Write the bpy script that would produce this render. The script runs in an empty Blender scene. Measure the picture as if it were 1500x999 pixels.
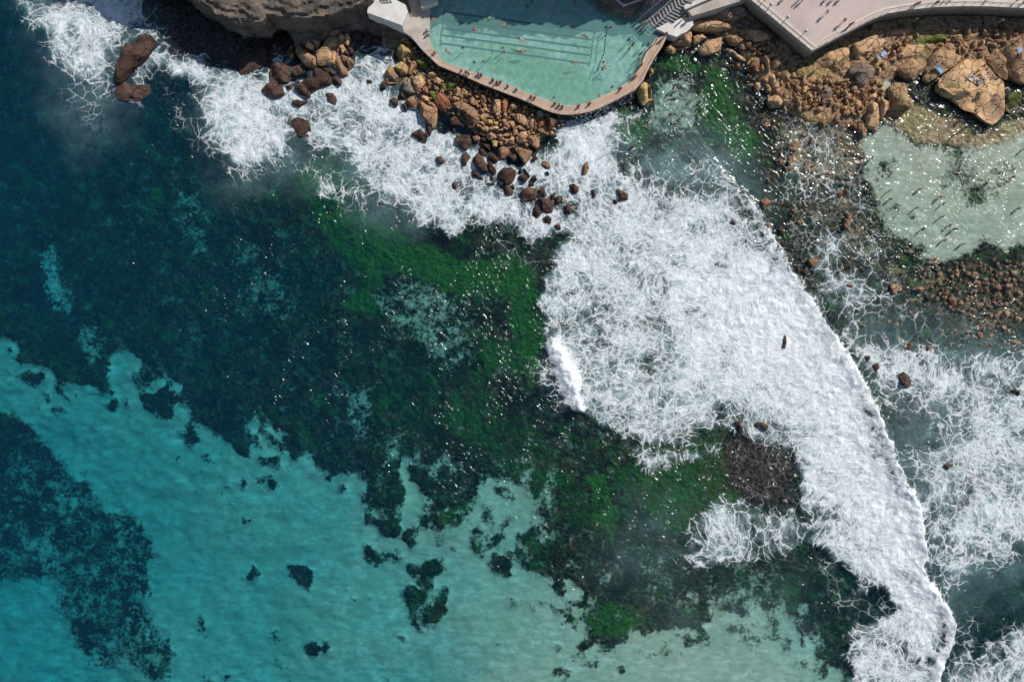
import bpy, math, random
import numpy as np
from mathutils import Vector
SC = bpy.context.scene
COL = SC.collection
# ------------------------------------------------------------------ camera, sky, sun, exposure
CAM_H = 133.333
cam_d = bpy.data.cameras.new('camera'); cam_d.sensor_width = 36; cam_d.lens = 24
cam_d.clip_start = 1; cam_d.clip_end = 9000
cam = bpy.data.objects.new('camera', cam_d); COL.objects.link(cam)
cam.location = (0, 0, CAM_H); cam.rotation_euler = (0, 0, 0)
SC.camera = cam
SUN_EL, SUN_AZ = math.radians(38), math.radians(46)
w = bpy.data.worlds.new('World'); SC.world = w; w.use_nodes = True
wn = w.node_tree.nodes; bg = wn['Background']
sky = wn.new('ShaderNodeTexSky'); sky.sky_type = 'NISHITA'; sky.sun_disc = False
sky.sun_elevation = SUN_EL; sky.sun_rotation = SUN_AZ; sky.air_density = 1.0; sky.dust_density = 0.6
w.node_tree.links.new(sky.outputs[0], bg.inputs[0]); bg.inputs[1].default_value = 0.075
sd = bpy.data.lights.new('sun', 'SUN'); sd.energy = 4.0; sd.angle = math.radians(0.5); sd.color = (1, 0.95, 0.88)
sun = bpy.data.objects.new('sun', sd); COL.objects.link(sun)
SDIR = Vector((math.cos(SUN_EL)*math.sin(SUN_AZ), math.cos(SUN_EL)*math.cos(SUN_AZ), math.sin(SUN_EL)))
sun.rotation_euler = SDIR.to_track_quat('Z', 'Y').to_euler(); sun.location = (60, 60, 90)
SC.view_settings.view_transform = 'Standard'; SC.view_settings.look = 'None'
SC.view_settings.exposure = 0.2; SC.view_settings.gamma = 1.0; SC.view_settings.use_curve_mapping = False
SC.render.engine = 'CYCLES'
SC.cycles.max_bounces = 6; SC.cycles.transparent_max_bounces = 8; SC.cycles.diffuse_bounces = 2
SC.cycles.glossy_bounces = 2; SC.cycles.sample_clamp_indirect = 3; SC.cycles.caustics_reflective = False
SC.cycles.caustics_refractive = False
SC.cycles.use_adaptive_sampling = True; SC.cycles.adaptive_threshold = 0.03

# ------------------------------------------------------------------ map helpers: plan position (map units of 1/7.5 m, y down) <-> metres
K = 7.5
def W(px, py, z=0.0):
    f = (CAM_H - z) / CAM_H
    return ((px-750)/K*f, (499.5-py)/K*f, z)
def WP(s, ox=0, oy=0, sc=1.0):
    out = []
    for t in s.split():
        a, b = t.split(','); out.append((ox+float(a)/sc, oy+float(b)/sc))
    return out
rng = np.random.default_rng(11)
_perm = rng.random((256, 256)).astype(np.float32)
def vn(x, y, seed=0):
    xi = np.floor(x).astype(np.int64); yi = np.floor(y).astype(np.int64)
    fx = x-xi; fy = y-yi; fx = fx*fx*(3-2*fx); fy = fy*fy*(3-2*fy)
    s = seed*37
    a = _perm[(xi+s) & 255, (yi+s*3) & 255]; b = _perm[(xi+1+s) & 255, (yi+s*3) & 255]
    c = _perm[(xi+s) & 255, (yi+1+s*3) & 255]; d = _perm[(xi+1+s) & 255, (yi+1+s*3) & 255]
    return (a*(1-fx)+b*fx)*(1-fy)+(c*(1-fx)+d*fx)*fy
def fbm(x, y, seed=0, o=4):
    t = 0; amp = 1.0; n = 0
    for k in range(o):
        t = t + amp*vn(x*2**k*1.013+k*17.3, y*2**k*1.013-k*9.1, seed+k); n += amp; amp *= 0.5
    return t/n*2-1
def ss(a, b, x):
    t = np.clip((x-a)/(b-a), 0, 1); return t*t*(3-2*t)
# lattice for the maps
LX0, LX1, LY0, LY1, LS = -90, 1590, -90, 1090, 2.0
lx = np.arange(LX0, LX1+1, LS); ly = np.arange(LY0, LY1+1, LS)
GX, GY = np.meshgrid(lx, ly)
wx = fbm(GX/45, GY/45, 1, 5)*16; wy = fbm(GX/45+50, GY/45, 2, 5)*16
WX, WY = GX+wx, GY+wy
def sdf(pts, X=None, Y=None):
    X = WX if X is None else X; Y = WY if Y is None else Y
    p = np.array(pts, float); q = np.roll(p, -1, 0)
    d = np.full(X.shape, 1e9); ins = np.zeros(X.shape, bool)
    for (ax, ay), (bx, by) in zip(p, q):
        ex, ey = bx-ax, by-ay; L = ex*ex+ey*ey+1e-9
        t = np.clip(((X-ax)*ex+(Y-ay)*ey)/L, 0, 1)
        d = np.minimum(d, (X-ax-t*ex)**2+(Y-ay-t*ey)**2)
        c = ((ay > Y) != (by > Y)) & (X < (bx-ax)*(Y-ay)/(by-ay+1e-12)+ax)
        ins ^= c
    d = np.sqrt(d); return np.where(ins, d, -d)      # >0 inside
def pm(s, soft=8, warp=True):
    pts = WP(s) if isinstance(s, str) else s
    return ss(-soft, soft, sdf(pts, None if warp else GX, None if warp else GY))
def field(s, sigma=90):
    num = 0; den = 1e-9
    for t in s.split():
        a, b, v = map(float, t.split(','))
        wgt = np.exp(-((GX-a)**2+(GY-b)**2)/(2*sigma*sigma))+1e-6/((GX-a)**2+(GY-b)**2+1)
        num = num+wgt*v; den = den+wgt
    return num/den
def sample(F, px, py):
    u = np.clip((px-LX0)/LS, 0, F.shape[1]-1.001); v = np.clip((py-LY0)/LS, 0, F.shape[0]-1.001)
    i = u.astype(int); j = v.astype(int); fu = u-i; fv = v-j
    return (F[j, i]*(1-fu)+F[j, i+1]*fu)*(1-fv)+(F[j+1, i]*(1-fu)+F[j+1, i+1]*fu)*fv

# ------------------------------------------------------------------ maps of the bay: depth, sand, weed, foam
DEPTH = field("0,0,7 0,250,8 0,450,6 30,560,5 0,700,7 120,800,6.5 0,999,6 250,700,5 400,800,4.2 300,950,4.6 550,900,3.4 700,850,2.3 850,950,1.5 1000,950,1.0 1150,980,1.0 1250,900,2 "
  "200,200,6 200,400,5.5 350,350,5 350,500,4.5 500,450,3.4 480,560,4 600,600,3 600,300,2 480,260,2.2 330,200,3 700,450,2 700,600,2.2 800,500,1.3 800,650,2 900,750,1.6 950,650,1 "
  "450,120,1.5 560,130,1.2 750,280,1 900,300,1 1000,450,1 1200,600,1 1100,700,.9 1150,850,1.6 1350,920,2.5 1480,900,3 1450,650,1.2 1300,450,.9 1000,170,1.2 1080,150,.6 1200,280,.6 1150,200,.5 1300,380,.6 "
  "1350,300,.5 1450,300,.6 1450,200,.4 1400,170,.25 1450,450,.35 1350,420,.6 1500,350,.55 280,30,3", 70)
SAND_P = "-90,470 -5,500 7,500 7,543 47,543 67,560 110,573 128,585 137,567 140,527 163,518 187,540 217,550 247,573 267,603 293,633 325,667 345,680 350,637 370,607 393,627 413,640 400,650 417,683 433,683 450,668 467,690 493,697 533,693 527,713 543,733 560,760 585,745 580,700 587,665 605,672 640,700 640,733 660,750 697,740 690,705 700,690 740,705 783,727 783,766 753,789 767,806 783,829 807,853 830,843 863,866 867,883 858,900 870,943 905,946 950,926 1003,923 1050,909 1083,883 1117,870 1150,895 1180,933 1215,960 1260,1000 1290,1100 -90,1100"
SAND = pm(SAND_P, 6); _sd = sdf(WP(SAND_P)); _pt = ss(.10, .26, fbm(GX/13, GY/13, 77, 4)+.5*fbm(GX/50, GY/50, 79, 2)-np.clip(_sd, 0, 90)/90*.5)
SAND = SAND*(1-.8*_pt)
SAND_L = np.maximum.reduce([
  pm("1262,215 1275,190 1300,185 1340,215 1400,225 1500,200 1600,200 1600,360 1500,352 1440,355 1420,372 1385,385 1345,378 1325,350 1300,335 1285,290", 16),
  pm("1285,130 1300,118 1312,122 1308,140 1290,150", 4), pm("960,115 1000,110 1030,130 1035,160 1020,190 990,200 950,190 955,150", 14)*.55])
GREY = np.maximum.reduce([pm("693,700 730,695 783,727 783,766 753,789 715,790 690,760", 8)*.75, pm("545,420 600,400 680,440 690,520 640,550 600,500 560,470", 14)*.38, pm("235,270 275,280 290,330 270,390 245,350", 12)*.35,
  pm("320,370 360,355 425,440 415,475 370,460 330,410", 12)*.3, pm("28,345 55,345 75,420 85,470 60,460 30,400", 8)*.55, pm("85,480 120,465 140,520 110,540", 8)*.4, pm("500,580 545,570 545,640 515,640", 8)*.5, pm("930,820 1030,780 1150,850 1150,910 1000,900 930,870", 20)*.3,
  pm("1000,40 1040,60 1030,110 1005,90",8)*.2])
for s in ["-90,600 17,622 37,663 60,683 63,703 90,723 107,733 113,757 127,770 133,760 153,756 173,763 182,793 200,806 200,833 187,856 197,879 193,909 213,933 230,949 223,986 230,1015 205,1010 180,988 160,984 133,996 113,996 97,973 73,966 67,939 47,916 63,889 50,859 0,863 -90,870",
  "183,580 200,572 215,580 228,575 243,590 238,612 220,623 206,610", "250,638 265,628 274,640 272,655 262,660 252,652", "482,718 490,712 497,722 490,733 482,727",
  "523,768 530,752 545,760 545,774 530,779", "547,780 555,768 580,766 587,782 578,795 558,796", "530,822 535,808 545,808 555,824 545,829",
  "342,845 350,836 370,850 362,856 340,856", "418,848 430,842 443,858 440,872 425,868", "430,962 440,950 456,958 452,975 438,978", "460,950 468,946 473,965 462,968",
  "593,842 600,834 615,836 635,830 645,828 655,840 640,855 632,868 620,873 605,858", "577,885 595,868 630,875 655,870 657,905 640,920 628,933 605,915 590,905", "582,932 592,928 602,938 592,943",
  "593,690 605,680 620,690 635,705 630,722 612,728 600,712", "543,730 560,715 585,718 585,745 570,760 556,765 545,750", "617,760 632,752 650,756 656,770 645,786 625,778", "590,785 605,779 620,785 618,800 603,812 588,800",
  "690,785 700,773 725,773 733,790 720,815 705,822 690,805", "715,830 730,815 745,820 745,838 725,847", "740,892 752,888 752,903 740,903", "813,994 822,984 838,990 836,1010 812,1010", "0,502 20,498 38,510 40,535 25,546 8,540"]:
    SAND = SAND*(1-pm(s, 3.0))
for (a, b, r, v) in [(380,710,16,.5), (297,687,7,.5), (280,702,9,.5), (445,655,8,.3), (583,822,11,.5), (392,944,13,.4), (250,945,7,.7), (1100,935,22,.3), (1165,950,14,.35), (860,975,10,.3), (1190,900,25,.4), (1220,960,20,.4), (640,800,12,.4), (660,810,10,.35), (550,690,8,.5), (520,705,10,.5), (1130,900,20,.4)]:
    SAND = SAND*(1-v*np.exp(-(((WX-a)**2+(WY-b)**2)/(r*r))**2))
hole = pm("-20,805 17,799 40,797 58,815 63,850 30,845 17,820 -20,830", 6); SAND = np.maximum(SAND, hole*.8)
for (a, b, r, v) in [(1405,255,34,.55), (1425,293,15,.95), (1445,275,25,.4), (1313,305,8,.8), (1335,316,6,.8), (1308,330,7,.7), (1300,245,10,.8), (1305,255,8,.6), (1290,270,9,.5), (1345,250,12,.4), (1350,362,10,.6), (1470,245,18,.4)]:
    SAND_L = SAND_L*(1-v*np.exp(-((WX-a)**2+(WY-b)**2)/(r*r)))
SAND = np.clip(np.maximum.reduce([SAND, SAND_L, GREY]), 0, 1)
def blur(F, k):
    for _ in range(2):
        for ax in (0, 1): F = sum(np.roll(F, j, ax) for j in range(-k, k+1))/(2*k+1)
    return F
_e = ss(-70, -8, _sd)*ss(420, 640, GX)*(1-ss(1180, 1280, GX)); SAND = np.maximum(SAND, _e*ss(.0, .3, fbm(GX/20, GY/20, 131, 5))*.62); _f = (1-ss(5, 75, _sd))*ss(420, 640, GX)*ss(560, 640, GY); SAND = SAND*(1-.7*_f*ss(.02, .28, fbm(GX/18, GY/18, 133, 5)))
SAND = .45*SAND+.55*blur(SAND, 2); _m = ss(340, 200, GX)*ss(580, 680, GY)*.8; SAND = SAND*(1-_m)+_m*blur(SAND, 7); SAND = np.maximum(SAND, .36*ss(330, 200, GX)*ss(600, 720, GY)*(1+.5*fbm(GX/30, GY/30, 114, 4)))
DEPTH = DEPTH*(1+.16*fbm(GX/75, GY/60, 111, 3)+.07*fbm(GX/22, GY/16, 112, 3))
GREEN = np.maximum.reduce([pm("425,245 470,215 515,215 540,300 600,345 690,375 760,365 790,400 795,470 770,440 700,430 640,430 600,400 520,390 450,330", 14),
  pm("490,360 560,380 570,420 520,440", 12)*.8, pm("490,430 530,410 560,440 550,470 500,450", 12)*.8, pm("650,395 680,390 690,440 660,440", 8)*.9, pm("745,400 800,420 810,520 815,570 770,560 740,500", 14)*.85, pm("690,470 720,490 800,520 790,570 700,540", 14)*.7,
  pm("540,500 640,520 740,560 760,640 700,680 600,670 520,600", 22)*.5, pm("630,560 720,560 800,640 850,690 920,780 890,800 800,760 730,700 650,640", 18)*.62, pm("862,690 885,690 905,750 900,800 885,780", 7)*1.2, pm("930,640 1060,640 1100,720 1050,790 960,780 900,700", 20)*.75,
  pm("853,884 900,883 950,905 945,930 880,945 862,925", 8)*.8, pm("1000,800 1120,840 1250,810 1300,850 1100,890", 16)*.45, pm("960,78 1000,75 1030,95 1020,112 990,108", 8)*1.1, pm("1030,100 1065,95 1080,160 1110,200 1090,240 1040,190 1025,160", 10)*.95, pm("895,160 940,150 960,200 930,215 895,200", 10)*.9,
  pm("198,258 222,258 226,290 205,290", 5)*.9, pm("185,140 215,150 210,180 190,175", 8)*.5, pm("1100,240 1160,230 1210,280 1180,330 1120,300", 18)*.4, pm("1190,360 1320,380 1330,460 1230,440", 30)*.3, pm("550,680 620,690 600,860 560,800", 30)*.5, pm("590,860 660,860 650,930 590,910", 20)*.5,
  pm("780,820 840,860 760,850 700,780", 30)*.35, pm("-90,600 100,700 200,990 60,950", 40)*.2, pm("100,50 420,200 380,300 100,300", 60)*.15, pm("600,420 660,470 560,480", 20)*.3, pm("310,660 350,670 345,715 315,710", 10)*.35, pm("400,600 500,620 480,700 410,690",14)*.35, pm("250,590 330,660 300,560",16)*.3])
BROWN = np.maximum.reduce([
  pm("1140,180 1250,150 1290,200 1270,260 1200,290 1140,240", 22)*.5, pm("1150,290 1260,260 1290,340 1340,390 1420,380 1520,375 1600,380 1600,520 1500,500 1400,500 1330,440 1240,380", 22)*.42,
  pm("1300,130 1370,150 1430,190 1500,170 1600,180 1600,205 1440,225 1340,215 1290,180", 14)*.6])
WX0, WY0 = WX, WY
WX = GX+fbm(GX/60, GY/60, 71, 6)*26+fbm(GX/16, GY/16, 73, 3)*9; WY = GY+fbm(GX/60, GY/60, 72, 6)*26+fbm(GX/16, GY/16, 74, 3)*9
FSOFT = 2.4
pm_ = pm
def pm(s, soft=8, warp=True): return pm_(s, soft*FSOFT, warp)
FOAM = np.maximum.reduce([
  pm("30,0 140,-10 215,-60 230,50 190,60 168,100 165,152 130,135 95,108 60,70", 16)*.8, pm("85,-80 205,-80 212,20 200,38 165,30 90,20", 6)*.95, pm("190,58 225,60 222,45 195,35", 6)*.7, pm("110,120 150,140 165,200 120,190 80,130", 18)*.42, pm("230,120 330,190 330,250 280,220 240,170", 14)*.4, pm("430,220 500,240 560,320 500,300 440,260", 10)*.45,
  pm("222,72 262,86 330,100 378,108 420,95 425,125 440,165 435,225 400,245 330,240 300,205 290,160 262,120 235,110 205,150 168,152 170,125 190,120", 8)*.8, pm("300,110 400,105 420,180 400,200 340,190", 12)*.97,
  pm("475,95 545,75 590,90 585,140 650,195 700,225 740,260 800,290 850,280 830,330 790,350 735,335 665,348 600,318 545,290 520,235 450,200 425,170 420,120", 10)*.85, pm("530,150 640,200 700,250 760,280 800,330 690,320 600,290 560,240", 14)*.96,
  pm("440,150 520,140 520,200 450,210", 14)*.6, pm("300,200 440,200 440,250 320,262", 12)*.45,
  pm("815,190 870,178 905,190 890,225 960,245 1038,225 1070,260 1110,310 1150,372 1195,440 1235,505 1270,570 1300,640 1330,700 1352,780 1352,850 1395,890 1390,940 1372,1100 1260,1100 1235,930 1300,885 1250,835 1180,790 1172,664 1060,640 980,645 900,628 850,605 850,570 805,515 790,470 800,400 825,360 790,340 780,290 850,260", 7)*.68, pm("790,225 830,188 900,160 940,172 905,260 860,300 790,300 760,260", 6)*.85, pm("590,140 640,175 700,215 780,250 800,290 700,260 600,200", 6)*.85,
  pm("1080,330 1150,380 1220,500 1290,620 1340,740 1350,840 1390,900 1370,980 1330,960 1320,860 1250,800 1180,760 1175,640 1080,600 1000,560 950,450 1000,350", 16)*1.08,
  pm("803,500 835,505 850,545 848,600 830,585 810,540", 4)*1.2, pm("770,510 806,505 850,600 815,600 780,560", 8)*.42,
  pm("1225,480 1330,500 1400,530 1500,505 1600,510 1600,760 1500,810 1440,860 1385,885 1350,800 1330,700 1300,600", 14)*.72, pm("1350,640 1480,560 1500,700 1440,800 1360,760", 24)*.78,
  pm("1395,930 1440,890 1430,960 1500,900 1600,900 1600,1000 1400,1060 1375,1000", 16)*.6, pm("1000,770 1040,735 1110,725 1172,745 1178,790 1120,830 1040,845 985,830", 8)*.54, pm("1050,640 1170,650 1175,750 1080,740", 8)*.42,
  pm("930,650 1050,645 1060,670 950,690", 10)*.6, pm("1172,780 1300,880 1330,960 1230,1000 1230,900 1180,850", 14)*.3, pm("1180,150 1260,210 1340,420 1450,520 1300,500 1200,420 1130,300 1110,220", 22)*.36, pm("1150,320 1240,330 1320,430 1260,490 1200,450", 18)*.55, pm("1375,540 1420,540 1460,470 1400,440", 20)*.3,
  pm("870,180 960,210 1050,250 960,260 880,240", 16)*.6, pm("700,350 810,360 800,410 730,390", 14)*.4, pm("500,100 560,60 580,80 540,110", 8)*.8, pm("400,70 440,100 420,130 385,110", 6)*.6, pm("500,60 560,55 575,72 520,80", 8)*.45])
FOAM = FOAM*(1-.75*pm("1305,575 1335,575 1375,650 1350,670 1320,650", 10))*(1-.95*pm("1430,850 1500,830 1600,800 1600,890 1500,905 1435,900", 12))
FOAM = FOAM*(1-.35*pm("1060,648 1110,645 1168,668 1166,745 1100,742 1062,705", 6))
for (a, b, r, v) in [(845,425,9,.35),(960,545,9,.3),(910,530,8,.35),(1020,395,7,.4),(1060,590,9,.4),(1010,470,8,.3),(930,380,7,.3),(870,590,10,.3),(920,610,12,.3),(1070,520,10,.25),(575,205,14,.4),(565,250,18,.3),(690,290,12,.3),(620,250,10,.2)]:
    FOAM = FOAM*(1-v*np.exp(-((WX-a)**2+(WY-b)**2)/(r*r)))
FOAM = FOAM*(.88+.45*fbm(GX/28, GY/28, 75, 5)+.3*fbm(GX/95, GY/95, 78, 2)+.25*fbm(GX/9, GY/9, 76, 3))
FOAM = FOAM*(1-.5*pm_("905,165 955,175 1000,200 1040,222 1085,275 1040,300 960,285 900,250 875,215", 22))
# thin milk of bubbles under and around the foam
MILK = .8*np.maximum.reduce([ss(.2, 1.0, FOAM)*.95, pm("50,0 215,0 215,60 170,110 165,190 130,200 80,120", 24)*.25, pm("300,150 450,180 480,230 440,270 330,265", 22)*.28,
  pm("520,100 600,150 620,260 590,320 530,290 500,200", 24)*.5, pm("930,720 1010,730 1000,860 930,860 880,830", 24)*.12, pm("900,215 1060,220 1100,300 950,300", 30)*.4, pm("1280,480 1500,520 1500,820 1380,880", 40)*.45, pm("960,880 1150,860 1200,1000 900,1000",30)*.12])
pm = pm_; WX, WY = WX0, WY0
PURP = np.maximum.reduce([pm("1058,645 1110,645 1168,668 1168,740 1105,738 1062,705", 13)*.9, pm("1310,580 1330,578 1372,640 1350,665 1325,650", 8)*.8, pm("205,-90 230,50 262,92 330,103 385,110 420,95 440,60 600,70 600,-90", 5), pm("500,140 570,110 600,160 640,200 580,230 540,180", 12)*.6, pm("165,45 230,45 240,150 165,150", 6)])
# swell crest line
CREST = WP("1028,215 1050,240 1070,265 1092,290 1110,312 1130,345 1147,378 1165,410 1188,442 1208,472 1228,505 1248,540 1266,575 1284,610 1300,645 1312,680 1330,715 1342,750 1350,790 1349,830 1358,860 1380,882 1391,905 1390,935 1378,965 1370,1000 1360,1100")
def line_st(pts, X, Y):
    best = np.full(X.shape, 1e9); S = np.zeros(X.shape); T = np.zeros(X.shape); acc = 0
    for (ax, ay), (bx, by) in zip(pts[:-1], pts[1:]):
        ex, ey = bx-ax, by-ay; L = math.hypot(ex, ey)
        t = ((X-ax)*ex+(Y-ay)*ey)/L; tc = np.clip(t, 0, L)
        d = np.hypot(X-ax-tc*ex/L, Y-ay-tc*ey/L)
        side = np.sign((X-ax)*(-ey)+(Y-ay)*ex)     # one side of the line negative
        m = d < best; best = np.where(m, d, best); S = np.where(m, acc+tc, S); T = np.where(m, d*side, T); acc += L
    return S, T
cwx = fbm(GX/14, GY/14, 5, 4)*5; cwy = fbm(GX/14, GY/14, 6, 4)*5
CS, CT = line_st(CREST, GX+cwx*1.2+fbm(GX/5, GY/5, 7, 3)*3, GY+cwy*1.2+fbm(GX/5, GY/5, 8, 3)*3); CT = -CT      # CT>0 east (ahead)
FOAM = FOAM+.42*np.exp(-np.clip(-CT, 0, 400)/85)*(CT < 1)*ss(.35, .7, FOAM)*ss(230, 420, GY)
CRA = ss(215, 300, GY)*(.5+.5*ss(400, 620, GY))       # crest grows southward
CRH = CRA*np.where(CT > 0, np.exp(-(CT/4.5)**2), .5*np.exp(-(CT/60)**2)+.5*np.exp(-(CT/14.0)**2))
B2S, B2T = line_st(WP("806,503 818,520 830,545 842,572 850,600"), GX+cwx*.6, GY+cwy*.6)
B2 = np.exp(-(B2T/11)**2)*pm("800,496 838,500 856,545 856,608 832,592 806,540", 4)
CALM = pm("625,-40 960,-40 975,60 940,130 880,160 820,160 640,96", 4, False)
# sun glitter and chop amplitude
CHOP = field("0,300,.4 200,400,.45 450,400,.6 700,500,.75 850,700,.9 500,600,.6 200,750,.25 100,950,.2 450,850,.35 700,900,.3 950,950,.4 1050,150,1.1 1250,250,1.8 1400,200,1.5 1300,400,1.4 1450,300,.9 1450,430,.4 1400,700,.8 1470,880,.5 700,80,.3 300,60,.6", 90)

LAND = np.maximum.reduce([
  pm("1010,-90 1015,20 1050,50 1085,70 1105,110 1140,150 1180,180 1240,185 1290,165 1298,120 1320,105 1360,110 1400,95 1460,110 1600,70 1600,-90", 10, False)*1.05,
  pm("605,60 588,80 568,105 600,150 655,170 700,195 745,225 785,212 828,185 815,165 700,125 640,95", 10, False)*.7, pm("215,-90 235,60 262,85 330,95 380,100 420,85 440,60 600,70 600,-90", 8)*.62])
def grid_axis(lo, hi, step, far, n=24):
    core = np.arange(lo, hi+step*.5, step)
    k = np.arange(1, n+1)/n; ext = (far*(k**3.2))+step*np.arange(1, n+1)
    return np.concatenate([(lo-ext)[::-1], core, hi+ext])
def grid_mesh(name, xs, ys, zf, attrs, mat):
    nx, ny = len(xs), len(ys); X, Y = np.meshgrid(xs, ys)
    PX, PY = X*K+750, 499.5-Y*K
    Z = zf(X, Y, PX, PY)
    me = bpy.data.meshes.new(name)
    co = np.stack([X, Y, Z], -1).reshape(-1, 3).astype(np.float32)
    idx = (np.arange(ny-1)[:, None]*nx+np.arange(nx-1)[None, :])
    f = np.stack([idx, idx+1, idx+nx+1, idx+nx], -1).reshape(-1).astype(np.int32)
    me.vertices.add(nx*ny); me.vertices.foreach_set('co', co.ravel())
    nf = len(f)//4; me.loops.add(len(f)); me.loops.foreach_set('vertex_index', f)
    me.polygons.add(nf); me.polygons.foreach_set('loop_start', np.arange(nf, dtype=np.int32)*4)
    me.update(calc_edges=True)
    me.polygons.foreach_set('use_smooth', np.ones(nf, bool))
    for an, af in attrs.items():
        v = af(X, Y, PX, PY, Z).reshape(-1).astype(np.float32)
        at = me.attributes.new(an, 'FLOAT', 'POINT'); at.data.foreach_set('value', v)
    me.materials.append(mat)
    o = bpy.data.objects.new(name, me); COL.objects.link(o); return o

# ------------------------------------------------------------------ node helpers
class NT:
    def __init__(s, name):
        s.m = bpy.data.materials.new(name); s.m.use_nodes = True; s.t = s.m.node_tree
        s.n = s.t.nodes; s.n.clear(); s.out = s.n.new('ShaderNodeOutputMaterial')
    def new(s, ty, **kw):
        nd = s.n.new(ty)
        for k, v in kw.items():
            if k.startswith('i_'): continue
            setattr(nd, k, v)
        return nd
    def put(s, sock, v):
        if isinstance(v, (int, float)): sock.default_value = v
        elif isinstance(v, tuple):
            sock.default_value = v if len(v) == len(sock.default_value) else v+(1,)
        else: s.t.links.new(v, sock)
    def math(s, op, a, b=None, c=None, clamp=False):
        nd = s.new('ShaderNodeMath', operation=op, use_clamp=clamp)
        for i, v in enumerate((a, b, c)):
            if v is not None: s.put(nd.inputs[i], v)
        return nd.outputs[0]
    def ss(s, x, a, b):
        nd = s.new('ShaderNodeMapRange', interpolation_type='SMOOTHSTEP')
        s.put(nd.inputs['Value'], x); s.put(nd.inputs['From Min'], a); s.put(nd.inputs['From Max'], b); return nd.outputs[0]
    def lin(s, x, a, b, c, d):
        nd = s.new('ShaderNodeMapRange'); s.put(nd.inputs['Value'], x)
        for k, v in zip(('From Min', 'From Max', 'To Min', 'To Max'), (a, b, c, d)): s.put(nd.inputs[k], v)
        return nd.outputs[0]
    def attr(s, name): return s.new('ShaderNodeAttribute', attribute_name=name).outputs['Fac']
    def pos(s): return s.new('ShaderNodeNewGeometry').outputs['Position']
    def obj(s): return s.new('ShaderNodeTexCoord').outputs['Object']
    def noise(s, v, scale, detail=4, rough=.55, dist=0, col=False):
        nd = s.new('ShaderNodeTexNoise'); s.put(nd.inputs['Vector'], v); s.put(nd.inputs['Scale'], scale)
        nd.inputs['Detail'].default_value = detail; nd.inputs['Roughness'].default_value = rough; nd.inputs['Distortion'].default_value = dist
        return nd.outputs['Color' if col else 'Fac']
    def vor(s, v, scale, feature='F1', out='Distance', rnd=1.0):
        nd = s.new('ShaderNodeTexVoronoi', feature=feature); s.put(nd.inputs['Vector'], v); s.put(nd.inputs['Scale'], scale)
        nd.inputs['Randomness'].default_value = rnd; return nd.outputs[out]
    def mixc(s, f, a, b, blend='MIX'):
        nd = s.new('ShaderNodeMix', data_type='RGBA', blend_type=blend)
        s.put(nd.inputs[0], f); s.put(nd.inputs[6], a); s.put(nd.inputs[7], b); return nd.outputs[2]
    def vmath(s, op, a, b=None, scale=None):
        nd = s.new('ShaderNodeVectorMath', operation=op); s.put(nd.inputs[0], a)
        if b is not None: s.put(nd.inputs[1], b)
        if scale is not None: s.put(nd.inputs['Scale'], scale)
        return nd.outputs[0]
    def xyz(s, x, y, z=0.0):
        nd = s.new('ShaderNodeCombineXYZ'); s.put(nd.inputs[0], x); s.put(nd.inputs[1], y); s.put(nd.inputs[2], z); return nd.outputs[0]
    def bump(s, h, strength=1, dist=1, normal=None):
        nd = s.new('ShaderNodeBump'); s.put(nd.inputs['Height'], h); s.put(nd.inputs['Strength'], strength); s.put(nd.inputs['Distance'], dist)
        if normal is not None: s.put(nd.inputs['Normal'], normal)
        return nd.outputs[0]
    def mixs(s, f, a, b):
        nd = s.new('ShaderNodeMixShader'); s.put(nd.inputs[0], f); s.t.links.new(a, nd.inputs[1]); s.t.links.new(b, nd.inputs[2]); return nd.outputs[0]
    def diff(s, c, normal=None):
        nd = s.new('ShaderNodeBsdfDiffuse'); s.put(nd.inputs['Color'], c)
        if normal is not None: s.t.links.new(normal, nd.inputs['Normal'])
        return nd.outputs[0]
    def prin(s, c, rough=.8, normal=None, spec=.3, metal=0):
        nd = s.new('ShaderNodeBsdfPrincipled'); s.put(nd.inputs['Base Color'], c); s.put(nd.inputs['Roughness'], rough)
        s.put(nd.inputs['Specular IOR Level'], spec); s.put(nd.inputs['Metallic'], metal)
        if normal is not None: s.t.links.new(normal, nd.inputs['Normal'])
        return nd.outputs[0]
    def done(s, sh): s.t.links.new(sh, s.out.inputs[0]); return s.m

# ------------------------------------------------------------------ seabed
n = NT('seabed'); P = n.pos()
sand, green, brown = n.attr('sand'), n.attr('green'), n.attr('brown')
purp = n.attr('purp'); n4 = n.noise(n.vmath('ADD', P, (31., 17., 0.)), .5, 6, .65, .6); n5 = n.noise(n.vmath('ADD', P, (-51., 9., 0.)), .28, 5, .6, .8)
n1 = n.noise(P, .35, 6, .6); n2 = n.noise(P, 1.6, 5, .6); n3 = n.noise(P, .12, 3, .5); nf = n.noise(P, 5, 3, .6)
rip = n.noise(n.vmath('MULTIPLY', P, (.5, 1.3, 1)), .8, 5, .6)
csand = n.mixc(n.ss(rip, .35, .7), (.36, .35, .28), (.58, .56, .46)); csand = n.mixc(n.math('MULTIPLY', n.ss(n3, .4, .7), .5), csand, (.38, .36, .25))
cell = n.vor(P, .55, 'F1', 'Color'); cellv = n.math('MULTIPLY', n.vor(P, 1.1, 'F1'), 1)
creef = n.mixc(n.ss(n2, .38, .62), (.008, .012, .008), (.04, .042, .02)); creef = n.mixc(n.math('MULTIPLY', n.ss(n1, .5, .62), .85), creef, (.075, .045, .02))
creef = n.mixc(n.math('MULTIPLY', n.ss(n4, .54, .66), .85), creef, (.11, .125, .105)); creef = n.mixc(n.math('MULTIPLY', n.ss(n5, .52, .62), n.ss(nf, .35, .6)), creef, (.025, .09, .018))
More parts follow.
